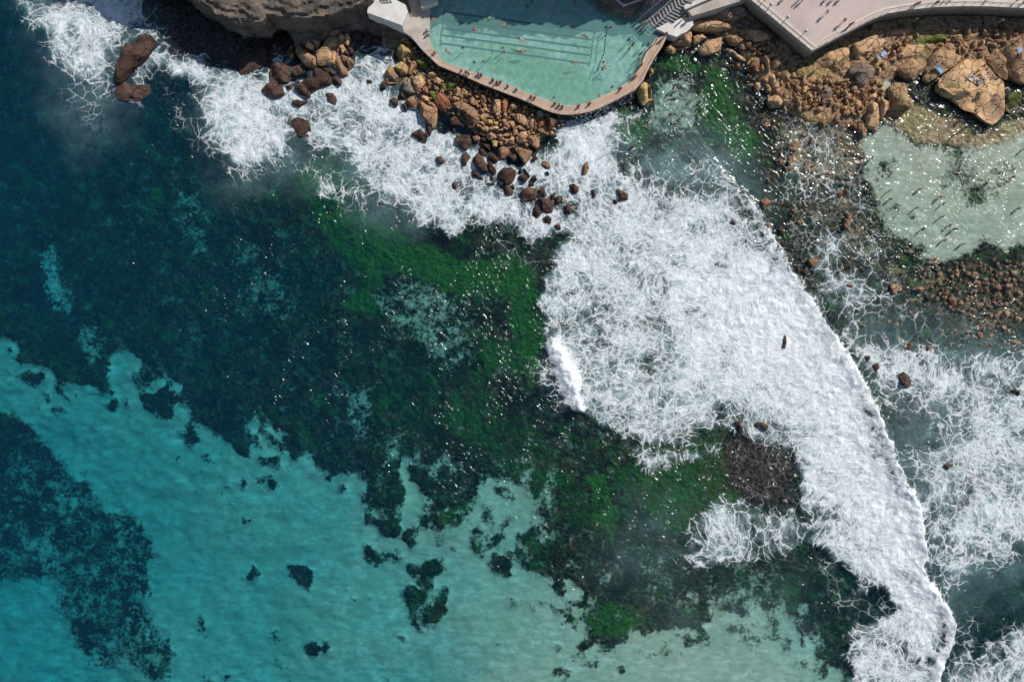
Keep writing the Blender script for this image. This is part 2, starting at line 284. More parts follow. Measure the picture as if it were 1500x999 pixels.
creef = n.mixc(n.math('MULTIPLY', n.ss(n.noise(n.vmath('ADD', P, (7., 77., 0.)), .17, 5, .6, 1.2), .50, .58), .75), creef, (.010, .012, .007)); creef = n.mixc(n.math('MULTIPLY', n.ss(n2, .60, .70), n.ss(n3, .48, .6)), creef, (.17, .16, .08))
cgreen = n.mixc(n.ss(nf, .35, .65), (.014, .055, .010), (.055, .16, .025)); cgreen = n.mixc(n.ss(n4, .5, .66), cgreen, (.012, .03, .01)); cgreen = n.mixc(n.math('MULTIPLY', n.ss(n2, .58, .72), .7), cgreen, (.10, .20, .03))
gm = n.math('SUBTRACT', n.math('MULTIPLY', green, 1.25), n.math('MULTIPLY', n.math('ADD', n1, n2), .85)); gf = n.ss(gm, -.3, .3)
c = n.mixc(n.math('MULTIPLY', gf, .9), creef, cgreen); c = n.mixc(purp, c, n.mixc(n.ss(n2, .4, .6), (.028, .015, .014), (.13, .065, .05)))
cr = n.mixc(n.ss(n2, .32, .55), (.16, .10, .058), (.50, .325, .19)); cr = n.mixc(n.math('MULTIPLY', n.ss(nf, .5, .65), .5), cr, (.07, .048, .03)); cr = n.mixc(n.math('MULTIPLY', n.ss(n3, .5, .62), .5), cr, (.30, .27, .10)); bmk = n.ss(n.math('SUBTRACT', n.math('MULTIPLY', brown, 1.4), n.math('ADD', n1, n.math('MULTIPLY', n2, .5))), -.25, .12)
lv = n.attr('land'); cr = n.mixc(n.math('MULTIPLY', lv, n.ss(n4, .5, .62)), cr, (.06, .042, .028)); c = n.mixc(bmk, c, cr)
sm = n.math('ADD', sand, n.math('MULTIPLY', n.math('SUBTRACT', n.math('ADD', n.math('ADD', n1, n2), n4), 1.5), 1.15)); sf = n.ss(sm, .22, .80)
csand = n.mixc(n.math('MULTIPLY', n.ss(n1, .42, .66), .45), csand, (.34, .36, .25)); csand = n.mixc(n.math('MULTIPLY', n.ss(n5, .45, .62), .5), csand, (.28, .30, .22)); csand = n.mixc(n.math('MULTIPLY', n.ss(n4, .5, .7), .4), csand, (.20, .24, .17))
c = n.mixc(sf, c, csand)
hgt = n.math('ADD', n.math('MULTIPLY', n.vor(P, 1.0, 'SMOOTH_F1'), -.6), n.math('MULTIPLY', n2, .7))
bm = n.bump(hgt, n.math('SUBTRACT', 1.0, n.math('MULTIPLY', sf, .88)), .9)
SEABED = n.done(n.diff(c, bm))
def zbed(X, Y, PX, PY):
    d = sample(DEPTH, PX, PY); s = sample(SAND, PX, PY)
    reef = (1-s)*(0.4+.6*fbm(X/3.2, Y/3.2, 20, 4)+.25*fbm(X/.9, Y/.9, 22, 3))*np.clip(d*.35, .1, 1.2)
    z = -np.maximum(d-reef, .12+.1*fbm(X, Y, 9, 2)) + .05*s*fbm(X/1.5, Y/1.5, 30, 3)
    inpool = sample(CALM, PX, PY) > .02
    ld = sample(LAND, PX, PY); z = z*(1-ss(0, 1, ld))+ld*.75*ss(.1, 1, ld)+.35*ss(.2, 1, ld)*(fbm(X/2.2, Y/2.2, 36, 4)-.9)
    z = np.where(inpool, np.minimum(z, -.6), z)
    far = np.maximum(np.abs(X)-108, np.abs(Y)-74); z = z-np.clip(far, 0, 400)*.03
    return z
bed = grid_mesh('seabed', grid_axis(-106, 106, .3, 3000), grid_axis(-72, 72, .3, 3000), zbed,
    {'sand': lambda X, Y, PX, PY, Z: sample(SAND, PX+fbm(X, Y, 40, 3)*4, PY+fbm(X, Y, 41, 3)*4),
     'green': lambda X, Y, PX, PY, Z: sample(GREEN, PX, PY), 'purp': lambda X, Y, PX, PY, Z: sample(PURP, PX+fbm(X, Y, 44, 3)*8, PY+fbm(X, Y, 45, 3)*8), 'land': lambda X, Y, PX, PY, Z: np.clip(sample(LAND, PX, PY), 0, 1)*.8, 'brown': lambda X, Y, PX, PY, Z: np.maximum(sample(BROWN, PX, PY), sample(LAND, PX, PY)*1.1*(PX > 560))}, SEABED)
bed['kind'] = 'structure'

# ------------------------------------------------------------------ sea water
n = NT('sea_water'); P = n.pos()
dep, foam, milk, chop = [n.attr(a) for a in ('dep', 'foam', 'milk', 'chop')]
# ripples
rp = n.new('ShaderNodeVectorRotate'); n.put(rp.inputs['Vector'], P); rp.inputs['Angle'].default_value = math.radians(-44); R = rp.outputs[0]
wv1 = n.noise(n.vmath('MULTIPLY', R, (1.0, .6, 1)), 1.25, 1.5, .5, .2)
bw = n.bump(wv1, 1.0, n.math('MULTIPLY', chop, .75))
# foam lace
wd = n.noise(P, .9, 2.5, .6, 0, True)
V = n.vmath('ADD', n.xyz(n.attr('vx'), n.attr('vy')), n.vmath('SCALE', n.vmath('SUBTRACT', wd, (.5, .5, .5)), None, .95))
e1 = n.vor(V, .42, 'DISTANCE_TO_EDGE'); e2 = n.vor(V, .95, 'DISTANCE_TO_EDGE'); e3 = n.vor(V, 2.1, 'DISTANCE_TO_EDGE')
fb2 = n.noise(V, 2.0, 4, .7); fd = foam
d2 = n.math('MULTIPLY', fd, fd)
def lace(e, k, lo):
    wdt = n.math('ADD', .03, n.math('MULTIPLY', d2, k)); wdt = n.math('MULTIPLY', wdt, n.lin(fb2, .3, .7, .3, 1.9))
    r = n.math('SUBTRACT', 1, n.ss(n.math('DIVIDE', e, wdt), .0, 1.0)); return n.math('MULTIPLY', r, n.ss(fd, lo, lo+.3))
l1 = lace(e1, .20, .15); l2 = lace(e2, .22, .36); l3 = lace(e3, .26, .6)
inn = n.ss(e1, .08, .34)
core = n.ss(n.math('SUBTRACT', n.math('ADD', fd, n.math('MULTIPLY', n.math('SUBTRACT', fb2, .5), 1.2)), n.math('MULTIPLY', inn, .3)), .80, 1.25)
cloud = n.math('MULTIPLY', n.ss(n.math('ADD', fd, n.math('MULTIPLY', n.math('SUBTRACT', fb2, .5), 1.0)), .3, 1.1), n.math('SUBTRACT', .7, n.math('MULTIPLY', inn, .45)))
fo = n.math('MAXIMUM', n.math('MULTIPLY', l1, .78), n.math('MULTIPLY', l2, .72)); fo = n.math('MAXIMUM', fo, n.math('MULTIPLY', l3, .75)); fo = n.math('MAXIMUM', fo, core)
fo = n.math('ADD', fo, n.math('MULTIPLY', cloud, n.math('SUBTRACT', 1, fo)))
fo = n.math('MINIMUM', fo, 1.0)
# foam surface
fbh = n.math('ADD', n.math('MULTIPLY', fb2, .5), n.math('MULTIPLY', fo, .22)); bf = n.bump(fbh, .8, .5)
cf = n.mixc(n.ss(fb2, .3, .65), (.62, .70, .74), (.86, .87, .88))
foamsh = n.diff(cf, bf)
# water column colour from the depth (absorption on the way in and out)
ex = lambda k: n.math('EXPONENT', n.math('MULTIPLY', dep, -k))
comb = n.new('ShaderNodeCombineColor'); n.put(comb.inputs[0], ex(.27)); n.put(comb.inputs[1], ex(.054)); n.put(comb.inputs[2], ex(.031))
tr = n.new('ShaderNodeBsdfTransparent'); n.put(tr.inputs[0], comb.outputs[0])
scf = n.math('MULTIPLY', n.math('SUBTRACT', 1, n.math('EXPONENT', n.math('MULTIPLY', dep, -.10))), .34)
col = n.mixs(scf, tr.outputs[0], n.diff((.008, .10, .20)))
mk = n.math('MULTIPLY', milk, n.lin(fb2, .3, .7, .55, 1.25), clamp=True)
col = n.mixs(mk, col, n.diff((.36, .60, .62)))
gl = n.new('ShaderNodeBsdfGlossy'); gl.inputs['Roughness'].default_value = .2; n.put(gl.inputs['Color'], (1, 1, 1)); n.t.links.new(bw, gl.inputs['Normal'])
fr = n.new('ShaderNodeFresnel'); fr.inputs['IOR'].default_value = 1.33; n.t.links.new(bw, fr.inputs['Normal'])
wat = n.mixs(n.math('MULTIPLY', fr.outputs[0], n.math('SUBTRACT', 1, n.new('ShaderNodeNewGeometry').outputs['Backfacing'])), col, gl.outputs[0])
WATER = n.done(n.mixs(fo, wat, foamsh))
POOLCUT = pm("622,-60 1010,-60 1000,20 985,55 968,80 948,112 920,145 880,163 835,171 795,162 700,125 640,98 605,62 598,40 612,0", 1.5, False)
def vcoord(X, Y, PX, PY, k):
    wx = 1.7*fbm(X/4, Y/4, 90+k, 4)+3.2*fbm(X/14, Y/14, 94+k, 2)
    st = ss(850, 900, PY)*ss(1150, 1200, PX)*(1-ss(1385, 1420, PX))*.8
    a = (X if k == 0 else Y)+wx; b = (sample(CS, PX, PY)/K if k == 0 else sample(CT, PX, PY)/K*.3)+wx
    return a
def zsea(X, Y, PX, PY):
    f = sample(FOAM, PX, PY); z = .10*fbm((X-Y)/1.6, (X+Y)/3.2, 50, 3)*(1-.6*sample(SAND_L, PX, PY))
    z = z+.16*np.clip(f, 0, 1.3)*fbm(X/1.1, Y/1.1, 52, 4)
    cr = sample(CRH, PX, PY); z = z+1.25*cr*(1+.35*fbm(X/1.6, Y/1.6, 54, 3)); b2 = sample(B2, PX, PY); z = z+.9*b2*(1+.4*fbm(X/.9, Y/.9, 56, 3))
    z = np.where(sample(POOLCUT, PX, PY) > .4, -.35, z)
    return z
sea = grid_mesh('sea_water', grid_axis(-104, 104, .2, 3000), grid_axis(-70, 70, .2, 3000), zsea,
    {'dep': lambda X, Y, PX, PY, Z: np.clip(Z*.3-zbed(X, Y, PX, PY), .05, 30)*1.12,
     'foam': lambda X, Y, PX, PY, Z: sample(FOAM, PX+fbm(X/1.3, Y/1.3, 60, 4)*8, PY+fbm(X/1.3, Y/1.3, 61, 4)*8)+.6*sample(CRH*(np.abs(CT+2) < 9), PX, PY)+sample(B2, PX, PY),
     'milk': lambda X, Y, PX, PY, Z: np.clip(sample(MILK, PX, PY)*(.8+.9*fbm(X/3+fbm(X/2, Y/2, 81, 2), Y/3, 80, 5)), 0, .9),
     'chop': lambda X, Y, PX, PY, Z: sample(CHOP, PX, PY)*(.2+1.25*ss(-.05, .3, fbm((X-Y*.5)/2.2, (X*.5+Y)/7, 83, 3))),
     'vx': lambda X, Y, PX, PY, Z: vcoord(X, Y, PX, PY, 0), 'vy': lambda X, Y, PX, PY, Z: vcoord(X, Y, PX, PY, 1)}, WATER)
sea['kind'] = 'structure'
# ------------------------------------------------------------------ object helpers
def tag(o, label=None, cat=None, group=None, kind=None):
    if label: o['label'] = label
    if cat: o['category'] = cat
    if group: o['group'] = group
    if kind: o['kind'] = kind
    return o
def mesh_obj(name, vs, fs, mat, parent=None, smooth=False, mi=None):
    me = bpy.data.meshes.new(name); me.from_pydata([tuple(v) for v in vs], [], fs); me.update()
    for m in (mat if isinstance(mat, (list, tuple)) else [mat]): me.materials.append(m)
    if mi is not None: me.polygons.foreach_set('material_index', mi)
    if smooth: me.polygons.foreach_set('use_smooth', [True]*len(me.polygons))
    o = bpy.data.objects.new(name, me); COL.objects.link(o)
    if parent: o.parent = parent; o.matrix_parent_inverse = parent.matrix_world.inverted()
    return o
def empty(name, loc, label=None, cat=None, group=None):
    o = bpy.data.objects.new(name, None); o.empty_display_size = .3; COL.objects.link(o); o.location = loc
    bpy.context.view_layer.update(); return tag(o, label, cat, group)
def copies(name, mb, mat, spots, parent, smooth=False):
    first = None
    for p in spots:
        if first is None: first = o = mb.build(name, mat, parent, smooth)
        else: o = first.copy(); COL.objects.link(o)
        o.location = Vector(p)-parent.location; o.matrix_parent_inverse.identity()
class MB:
    def __init__(s): s.v = []; s.f = []
    def prism(s, pts, z0, z1):
        a = sum(p[0]*q[1]-q[0]*p[1] for p, q in zip(pts, pts[1:]+pts[:1]))
        if a < 0: pts = pts[::-1]
        b = len(s.v); k = len(pts)
        z1s = z1 if isinstance(z1, (list, tuple)) else [z1]*k
        s.v += [(p[0], p[1], z0) for p in pts]+[(p[0], p[1], z) for p, z in zip(pts, z1s)]
        s.f.append(tuple(b+i for i in range(k))[::-1]); s.f.append(tuple(b+k+i for i in range(k)))
        for i in range(k): j = (i+1) % k; s.f.append((b+i, b+j, b+k+j, b+k+i))
        return s
    def tube(s, p, q, r, k=6):
        p, q = Vector(p), Vector(q); d = (q-p); 
        if d.length < 1e-6: return s
        u = d.normalized().orthogonal().normalized(); v = d.normalized().cross(u); b = len(s.v)
        for e in (p, q):
            for i in range(k):
                a = 2*math.pi*i/k; s.v.append(tuple(e+u*r*math.cos(a)+v*r*math.sin(a)))
        for i in range(k): j = (i+1) % k; s.f.append((b+i, b+j, b+k+j, b+k+i))
        s.f.append(tuple(range(b, b+k))[::-1]); s.f.append(tuple(range(b+k, b+2*k))); return s
    def ball(s, c, r, k=10, sz=1.0):
        b = len(s.v); R = k//2
        for i in range(R+1):
            ph = math.pi*i/R
            for j in range(k):
                a = 2*math.pi*j/k; s.v.append((c[0]+r*math.sin(ph)*math.cos(a), c[1]+r*math.sin(ph)*math.sin(a), c[2]-r*sz*math.cos(ph)))
        for i in range(R):
            for j in range(k): j2 = (j+1) % k; s.f.append((b+i*k+j, b+i*k+j2, b+(i+1)*k+j2, b+(i+1)*k+j))
        return s
    def build(s, name, mat, parent=None, smooth=False): return mesh_obj(name, s.v, s.f, mat, parent, smooth)
def xy(s, z, ox=0, oy=0, sc=1.0): return [W(a, b, z)[:2] for a, b in WP(s, ox, oy, sc)]
def dens(pts, step, jit, seed, closed=True):
    r = random.Random(seed); out = []
    P2 = list(pts)+([pts[0]] if closed else [])
    for (ax, ay), (bx, by) in zip(P2[:-1], P2[1:]):
        L = math.hypot(bx-ax, by-ay); k = max(1, int(L/step))
        for i in range(k):
            t = i/k; out.append((ax+(bx-ax)*t+r.uniform(-jit, jit), ay+(by-ay)*t+r.uniform(-jit, jit)))
    return out
# ------------------------------------------------------------------ materials
def concrete(name, c1, c2, sc=1.0, stain=.5, rough=.85, joints=None):
    n = NT(name); P = n.pos(); a = n.noise(P, .5*sc, 6, .65); b = n.noise(P, 4*sc, 4, .7)
    c = n.mixc(n.ss(a, .35, .65), c1, c2); c = n.mixc(n.math('MULTIPLY', n.ss(b, .5, .75), stain*.5), c, tuple(x*.55 for x in c1))
    if joints:
        br = n.new('ShaderNodeTexBrick'); rr = n.new('ShaderNodeVectorRotate'); n.put(rr.inputs['Vector'], P); rr.inputs['Angle'].default_value = joints[1]
        n.put(br.inputs['Vector'], rr.outputs[0]); br.inputs['Scale'].default_value = 1; br.offset = 0
        br.inputs['Brick Width'].default_value = joints[0]; br.inputs['Row Height'].default_value = joints[0]; br.inputs['Mortar Size'].default_value = .035
        br.inputs['Mortar Smooth'].default_value = .5
        c = n.mixc(n.math('MULTIPLY', br.outputs['Fac'], .35), c, tuple(x*.5 for x in c1))
    return n.done(n.prin(c, rough, n.bump(b, .4, .05), .2))
M = {}
M['plaza'] = concrete('plaza_paving', (.48, .385, .345), (.56, .455, .41), .35, .25, joints=(5.0, math.radians(35)))
M['deck'] = concrete('deck_paving', (.46, .31, .22), (.54, .38, .28), .8, .5, joints=(3.0, math.radians(20)))
M['coping'] = concrete('pale_coping', (.50, .40, .29), (.58, .50, .38), 1, .6)
M['kerb'] = concrete('pale_kerb', (.56, .49, .43), (.66, .60, .54), 1, .4)
M['conc'] = concrete('weathered_concrete', (.40, .34, .29), (.56, .50, .44), .9, .7)
M['concw'] = concrete('limewashed_concrete', (.62, .58, .53), (.74, .72, .68), .8, .4)
M['steps'] = concrete('step_concrete', (.24, .23, .22), (.36, .34, .32), 1, .6)
def wallmat():
    n = NT('sea_wall'); P = n.pos(); st = n.noise(n.vmath('MULTIPLY', P, (2.0, 2.0, .25)), 1.0, 5, .65)
    z = n.new('ShaderNodeSeparateXYZ'); n.put(z.inputs[0], P); zz = n.math('ADD', z.outputs[2], n.math('MULTIPLY', n.math('SUBTRACT', st, .5), 3.0))
    c = n.mixc(n.ss(zz, .3, 2.2), (.035, .035, .025), (.22, .19, .15)); c = n.mixc(n.ss(zz, 2.6, 4.2), c, (.42, .38, .33))
    return n.done(n.prin(c, .7, n.bump(st, .6, .1), .3))
M['wall'] = wallmat()
def deckwall():
    n = NT('algae_wall'); P = n.pos(); st = n.noise(n.vmath('MULTIPLY', P, (1.5, 1.5, .4)), 1.2, 5, .65); z = n.new('ShaderNodeSeparateXYZ'); n.put(z.inputs[0], P)
    c = n.mixc(n.ss(st, .4, .65), (.03, .032, .02), (.09, .085, .05)); c = n.mixc(n.ss(z.outputs[2], 1.7, 2.1), c, (.24, .17, .12))
    return n.done(n.prin(c, .6, n.bump(st, .6, .1), .3))
M['dwall'] = deckwall()
def plain(name, c, rough=.5, metal=0, spec=.4):
    n = NT(name); P = n.obj(); v = n.noise(P, 6, 3); return n.done(n.prin(n.mixc(n.ss(v, .3, .7), tuple(x*.88 for x in c), c), rough, None, spec, metal))
M['rail'] = plain('painted_rail', (.72, .74, .76), .4)
M['steel'] = plain('dark_post', (.12, .12, .13), .5)
M['globe'] = plain('lamp_globe', (.62, .66, .72), .25)
M['lane'] = plain('lane_paint', (.015, .05, .10), .7)
M['rope'] = plain('lane_rope', (.02, .06, .09), .6)
M['float'] = plain('rope_float', (.05, .13, .12), .5)
ROCKC = {'t': (.58, .385, .22), 'b': (.36, .215, .13), 'd': (.10, .058, .046), 'r': (.36, .16, .075), 'g': (.30, .23, .18), 'y': (.52, .38, .17), 'm': (.17, .15, .05), 'w': (.36, .31, .24)}
def rockmat(k, c):
    n = NT('rock_'+{'t': 'tan', 'b': 'brown', 'd': 'wet_dark', 'r': 'rust', 'g': 'grey', 'y': 'ochre', 'm': 'mossy', 'w': 'pale'}[k])
    P = n.pos(); oi = n.new('ShaderNodeObjectInfo'); rnd = oi.outputs['Random']
    a = n.noise(P, .7, 6, .65, .4); b = n.noise(P, 3.2, 5, .7); pit = n.vor(P, 2.2, 'F1'); z = n.new('ShaderNodeSeparateXYZ'); n.put(z.inputs[0], P)
    lay = n.noise(n.vmath('MULTIPLY', P, (.35, .35, 5)), 1.0, 3, .6)
    cc = n.mixc(n.ss(a, .3, .7), tuple(x*.62 for x in c), tuple(min(1, x*1.25) for x in c))
    cc = n.mixc(n.ss(b, .35, .7), cc, tuple(x*y for x, y in zip(c, (1.25, 1.1, .95))))
    cc = n.mixc(n.math('MULTIPLY', n.ss(b, .52, .66), .7), cc, tuple(x*.35 for x in c))
    cc = n.mixc(n.math('MULTIPLY', n.ss(a, .52, .64), n.math('MULTIPLY', rnd, .8)), cc, (.34, .26, .19) if k in 'tb' else tuple(x*1.2 for x in c))
    if k in 'tb': cc = n.mixc(n.math('MULTIPLY', n.ss(n.noise(P, .35, 4), .58, .7), .5), cc, (.20, .20, .06))
    if k == 'm': cc = n.mixc(n.ss(b, .42, .58), cc, (.12, .19, .03))
    ck = n.vor(n.vmath('ADD', P, n.vmath('SCALE', n.noise(P, .8, 3, .6, 0, True), None, 1.1)), .42, 'DISTANCE_TO_EDGE'); ckf = n.math('MULTIPLY', n.math('SUBTRACT', 1, n.ss(ck, .008, .045)), n.ss(a, .40, .52)); cc = n.mixc(n.math('MULTIPLY', ckf, .75), cc, tuple(x*.22 for x in c))
    br = n.lin(rnd, 0, 1, .72, 1.18); hs = n.new('ShaderNodeHueSaturation'); n.put(hs.inputs['Color'], cc); n.put(hs.inputs['Value'], br); hs.inputs['Saturation'].default_value = 1.0; cc = hs.outputs[0]
    wet = n.math('SUBTRACT', 1, n.ss(n.math('ADD', z.outputs[2], n.math('MULTIPLY', n.math('SUBTRACT', a, .5), 1.2)), .15, .75))
    cc = n.mixc(n.math('MULTIPLY', wet, .75 if k == 'd' else .5), cc, (.07, .04, .03) if k == 'd' else (.13, .075, .05))
    h = n.math('ADD', n.math('MULTIPLY', b, .5), n.math('ADD', n.math('MULTIPLY', lay, .5), n.math('MULTIPLY', n.ss(pit, .0, .3), .25 if k != 't' else .5)))
    h = n.math('SUBTRACT', h, n.math('MULTIPLY', ckf, .6))
    sh = n.prin(cc, n.lin(wet, 0, 1, .9, .5), n.bump(h, 1.0, .42), .3)
    return n.done(sh)
for k, c in ROCKC.items(): M['rock_'+k] = rockmat(k, c)
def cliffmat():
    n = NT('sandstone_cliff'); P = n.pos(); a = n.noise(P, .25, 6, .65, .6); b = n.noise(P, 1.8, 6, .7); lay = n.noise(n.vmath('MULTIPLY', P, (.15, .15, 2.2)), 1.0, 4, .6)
    c = n.mixc(n.ss(a, .35, .65), (.10, .085, .075), (.25, .20, .155)); c = n.mixc(n.ss(b, .55, .7), c, (.07, .06, .055)); c = n.mixc(n.math('MULTIPLY', n.ss(lay, .5, .65), .6), c, (.30, .23, .16))  # tones darkened throughout, standing in for shade on the cliff
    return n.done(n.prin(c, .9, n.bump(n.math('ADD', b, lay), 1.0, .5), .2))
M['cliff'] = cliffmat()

# ------------------------------------------------------------------ cliffs (terrain)
def strata(pts, z0, z1, seed, mb, lay=.8, under=0.0):
    z = z0; k = 0; r = random.Random(seed)
    while z < z1-.01:
        zz = min(z1, z+lay*r.uniform(.5, 1.3)); off = r.uniform(-.35, .35)+under*(z-z0)
        cx = sum(p[0] for p in pts)/len(pts); cy = sum(p[1] for p in pts)/len(pts)
        q = []
        for p in dens(pts, .9, .16, seed*31+k):
            d = math.hypot(p[0]-cx, p[1]-cy); f = 1+off/d
            q.append((cx+(p[0]-cx)*f, cy+(p[1]-cy)*f))
        mb.prism(q, z-.02*k-.2, zz+.003*k); z = zz; k += 1
def heightblob(name, pts, zf, mat, step=.35, zb=-1.5, **kw):
    """a block of rock: polygon plan, top surface from zf(x, y, distance inside), real sides down to zb"""
    P3 = np.array(pts); x0, y0 = P3.min(0)-1; x1, y1 = P3.max(0)+1
    xs = np.arange(x0, x1, step); ys = np.arange(y0, y1, step); X, Y = np.meshgrid(xs, ys)
    wxx = X+.7*fbm(X/1.8, Y/1.8, 120, 4); wyy = Y+.7*fbm(X/1.8, Y/1.8, 121, 4)
    D = sdf(pts, wxx, wyy); Z = np.where(D > 0, zf(X, Y, D), zb)
    ny, nx = X.shape; keep = D > -step*2.2
    idx = -np.ones(X.shape, int); idx[keep] = np.arange(keep.sum())
    vs = np.stack([X[keep], Y[keep], Z[keep]], -1)
    q = np.stack([idx[:-1, :-1], idx[:-1, 1:], idx[1:, 1:], idx[1:, :-1]], -1).reshape(-1, 4); q = q[(q >= 0).all(1)]
    return mesh_obj(name, vs.tolist(), q.tolist(), mat, smooth=False, **kw)
def steps_z(base, rise, seed, run=1.6):
    def f(X, Y, D):
        n = fbm(X/5, Y/5, seed, 4); t = D/run+n*1.3
        k = np.floor(t); fr = t-k; h = (k+ss(0, .28, fr))*rise
        return np.clip(base+np.clip(h, 0, None)+.3*fbm(X/1.2, Y/1.2, seed+3, 4)+.25*n, base-.3, 99)
    return f
def cap(f, m, seed=0): return lambda X, Y, D: np.minimum(f(X, Y, D), m+.35*fbm(X/3.5, Y/3.5, seed+9, 5))
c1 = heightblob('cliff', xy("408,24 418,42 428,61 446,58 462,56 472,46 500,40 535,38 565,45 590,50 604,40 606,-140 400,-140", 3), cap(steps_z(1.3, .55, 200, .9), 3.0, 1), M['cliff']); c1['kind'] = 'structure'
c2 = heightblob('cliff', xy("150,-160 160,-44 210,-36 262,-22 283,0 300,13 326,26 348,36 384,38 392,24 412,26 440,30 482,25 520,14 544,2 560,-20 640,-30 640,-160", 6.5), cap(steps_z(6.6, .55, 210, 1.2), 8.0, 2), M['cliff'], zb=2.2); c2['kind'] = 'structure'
c3 = heightblob('cliff', [W(a, b)[:2] for a, b in WP("700,-72 740,-64 775,-74 800,-58 835,-70 870,-50 905,-66 950,-54 985,-64 1030,-58 1062,-64 1078,-120 1080,-260 1040,-600 700,-600")], cap(steps_z(15.0, 1.6, 220, 1.0), 20, 3), M['cliff'], step=.5); c3['kind'] = 'structure'  # out of view; outline and height shaped to shade the pool and steps
c4 = heightblob('cliff', [W(a, b)[:2] for a, b in WP('215,-112 255,-100 300,-108 345,-98 352,-60 375,-48 400,-64 440,-52 470,-60 500,-50 508,-90 508,-600 215,-600')], cap(steps_z(15.5, 1.6, 240, 1.0), 17.5, 5), M['cliff'], step=.5); c4['kind'] = 'structure'  # unseen higher mass added to throw shade on the cove and lower cliff
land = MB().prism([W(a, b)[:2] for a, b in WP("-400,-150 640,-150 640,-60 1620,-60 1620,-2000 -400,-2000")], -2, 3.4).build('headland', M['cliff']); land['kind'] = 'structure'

# ------------------------------------------------------------------ ocean pool
DZ = 2.2
OUT = WP("601,52 618,73 642,96 678,111 710,125 735,134.5 760,144 778,151.5 794,159 808,164.5 822,167.6 836,168 850,166.3 862,164 877,159.5 890,153 904,146.5 916,140 930,132 942,118 948,104 958,86 970,68 978,51")
INN = WP("628,58 634,73 648,90 672,99.5 696,108 713,114 730,120.5 755,130.5 780,140.5 796,146 810,151.5 825,155.6 836,156 850,154 862,151 877,145 890,138 901,134 912,127 924,118 931,110 939,97 948,76 961,57")
oxy = [W(a, b, DZ)[:2] for a, b in OUT]; ixy = [W(a, b, DZ)[:2] for a, b in INN]
pool = empty('pool', (*W(790, 90)[:2], 0), 'curved ocean swimming pool behind the brown sea wall', 'pool')
MB().prism([W(a, b, .2)[:2] for a, b in WP("606,-40 600,30 640,92 700,122 790,158 835,166 880,156 930,130 975,60 1000,-40")], -1.0, .05).build('base', M['dwall'], pool)
def floor_mat():
    n = NT('pool_floor'); P = n.pos(); a = n.noise(P, .22, 5, .6, .5); b = n.noise(P, 1.5, 4, .6); s = n.new('ShaderNodeSeparateXYZ'); n.put(s.inputs[0], P)
    # algae patch: a band across the southern half
    v = n.vmath('SUBTRACT', P, (6.5, 51.8, 0)); r = n.new('ShaderNodeVectorRotate'); n.put(r.inputs['Vector'], v); r.inputs['Angle'].default_value = math.radians(20)
    L = n.new('ShaderNodeVectorMath', operation='LENGTH'); n.put(L.inputs[0], n.vmath('MULTIPLY', r.outputs[0], (.075, .26, 0))); e = n.math('ADD', L.outputs['Value'], n.math('MULTIPLY', n.math('SUBTRACT', a, .5), 2.2))
    c = n.mixc(n.ss(b, .3, .7), (.50, .62, .56), (.66, .76, .70)); c = n.mixc(n.math('MULTIPLY', n.ss(e, 1.25, .7), .7), c, (.22, .42, .17)); c = n.mixc(n.math('MULTIPLY', n.ss(a, .52, .66), .6), c, (.28, .44, .24)); c = n.mixc(n.math('MULTIPLY', n.ss(n.noise(P, .6, 4, .65), .5, .68), .35), c, (.16, .30, .24))
    return n.done(n.diff(c, n.bump(b, .5, .1)))
M['floor'] = floor_mat()
PF = .25
MB().prism([W(a, b, PF)[:2] for a, b in WP("606,-36 618,40 640,93 700,120 790,156 835,164 880,154 930,128 972,60 990,-36")], .05, PF).build('pool_floor', M['floor'], pool)
lanes = [((651,18),(871,47)), ((649,30),(869,59)), ((648,42),(867,71)), ((646,52),(866,82)), ((645,64),(863,94))]
for (a, b) in lanes:
    m = MB(); A = Vector(W(a[0], a[1], PF)); B = Vector(W(b[0], b[1], PF)); d = (B-A).normalized(); nn = Vector((-d.y, d.x, 0))
    def bar(p, q, wd): 
        e = (q-p).normalized(); f = Vector((-e.y, e.x, 0))*wd; m.prism([tuple((p+f)[:2]), tuple((q+f)[:2]), tuple((q-f)[:2]), tuple((p-f)[:2])], PF-.01, PF+.012)
    bar(A+d*.2, B-d*.2, .19); bar(A-nn*.7, A+nn*.7, .14); bar(B-nn*.7, B+nn*.7, .14)
    m.build('lane_line', M['lane'], pool)
n = NT('pool_water'); P = n.pos()
cau = n.vor(n.vmath('ADD', P, n.vmath('SCALE', n.noise(P, .9, 3, .6, 0, True), None, 1.6)), 1.15, 'SMOOTH_F1'); cw = n.lin(cau, .1, .7, .62, 1.0)  # caustic light pattern worked into the water's transparent tint
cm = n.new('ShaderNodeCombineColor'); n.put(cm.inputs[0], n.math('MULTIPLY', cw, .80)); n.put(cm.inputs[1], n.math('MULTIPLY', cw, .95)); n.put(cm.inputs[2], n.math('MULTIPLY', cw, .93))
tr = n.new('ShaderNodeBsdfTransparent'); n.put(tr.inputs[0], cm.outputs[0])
bw = n.bump(n.noise(P, 2.2, 3, .6, .3), 1.0, .42); gl = n.new('ShaderNodeBsdfGlossy'); gl.inputs['Roughness'].default_value = .05; n.t.links.new(bw, gl.inputs['Normal'])
fr = n.new('ShaderNodeFresnel'); fr.inputs['IOR'].default_value = 1.33; n.t.links.new(bw, fr.inputs['Normal'])
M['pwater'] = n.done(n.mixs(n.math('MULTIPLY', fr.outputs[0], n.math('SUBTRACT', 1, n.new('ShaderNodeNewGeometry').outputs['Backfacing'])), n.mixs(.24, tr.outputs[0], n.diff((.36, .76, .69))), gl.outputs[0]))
PWZ = 1.85
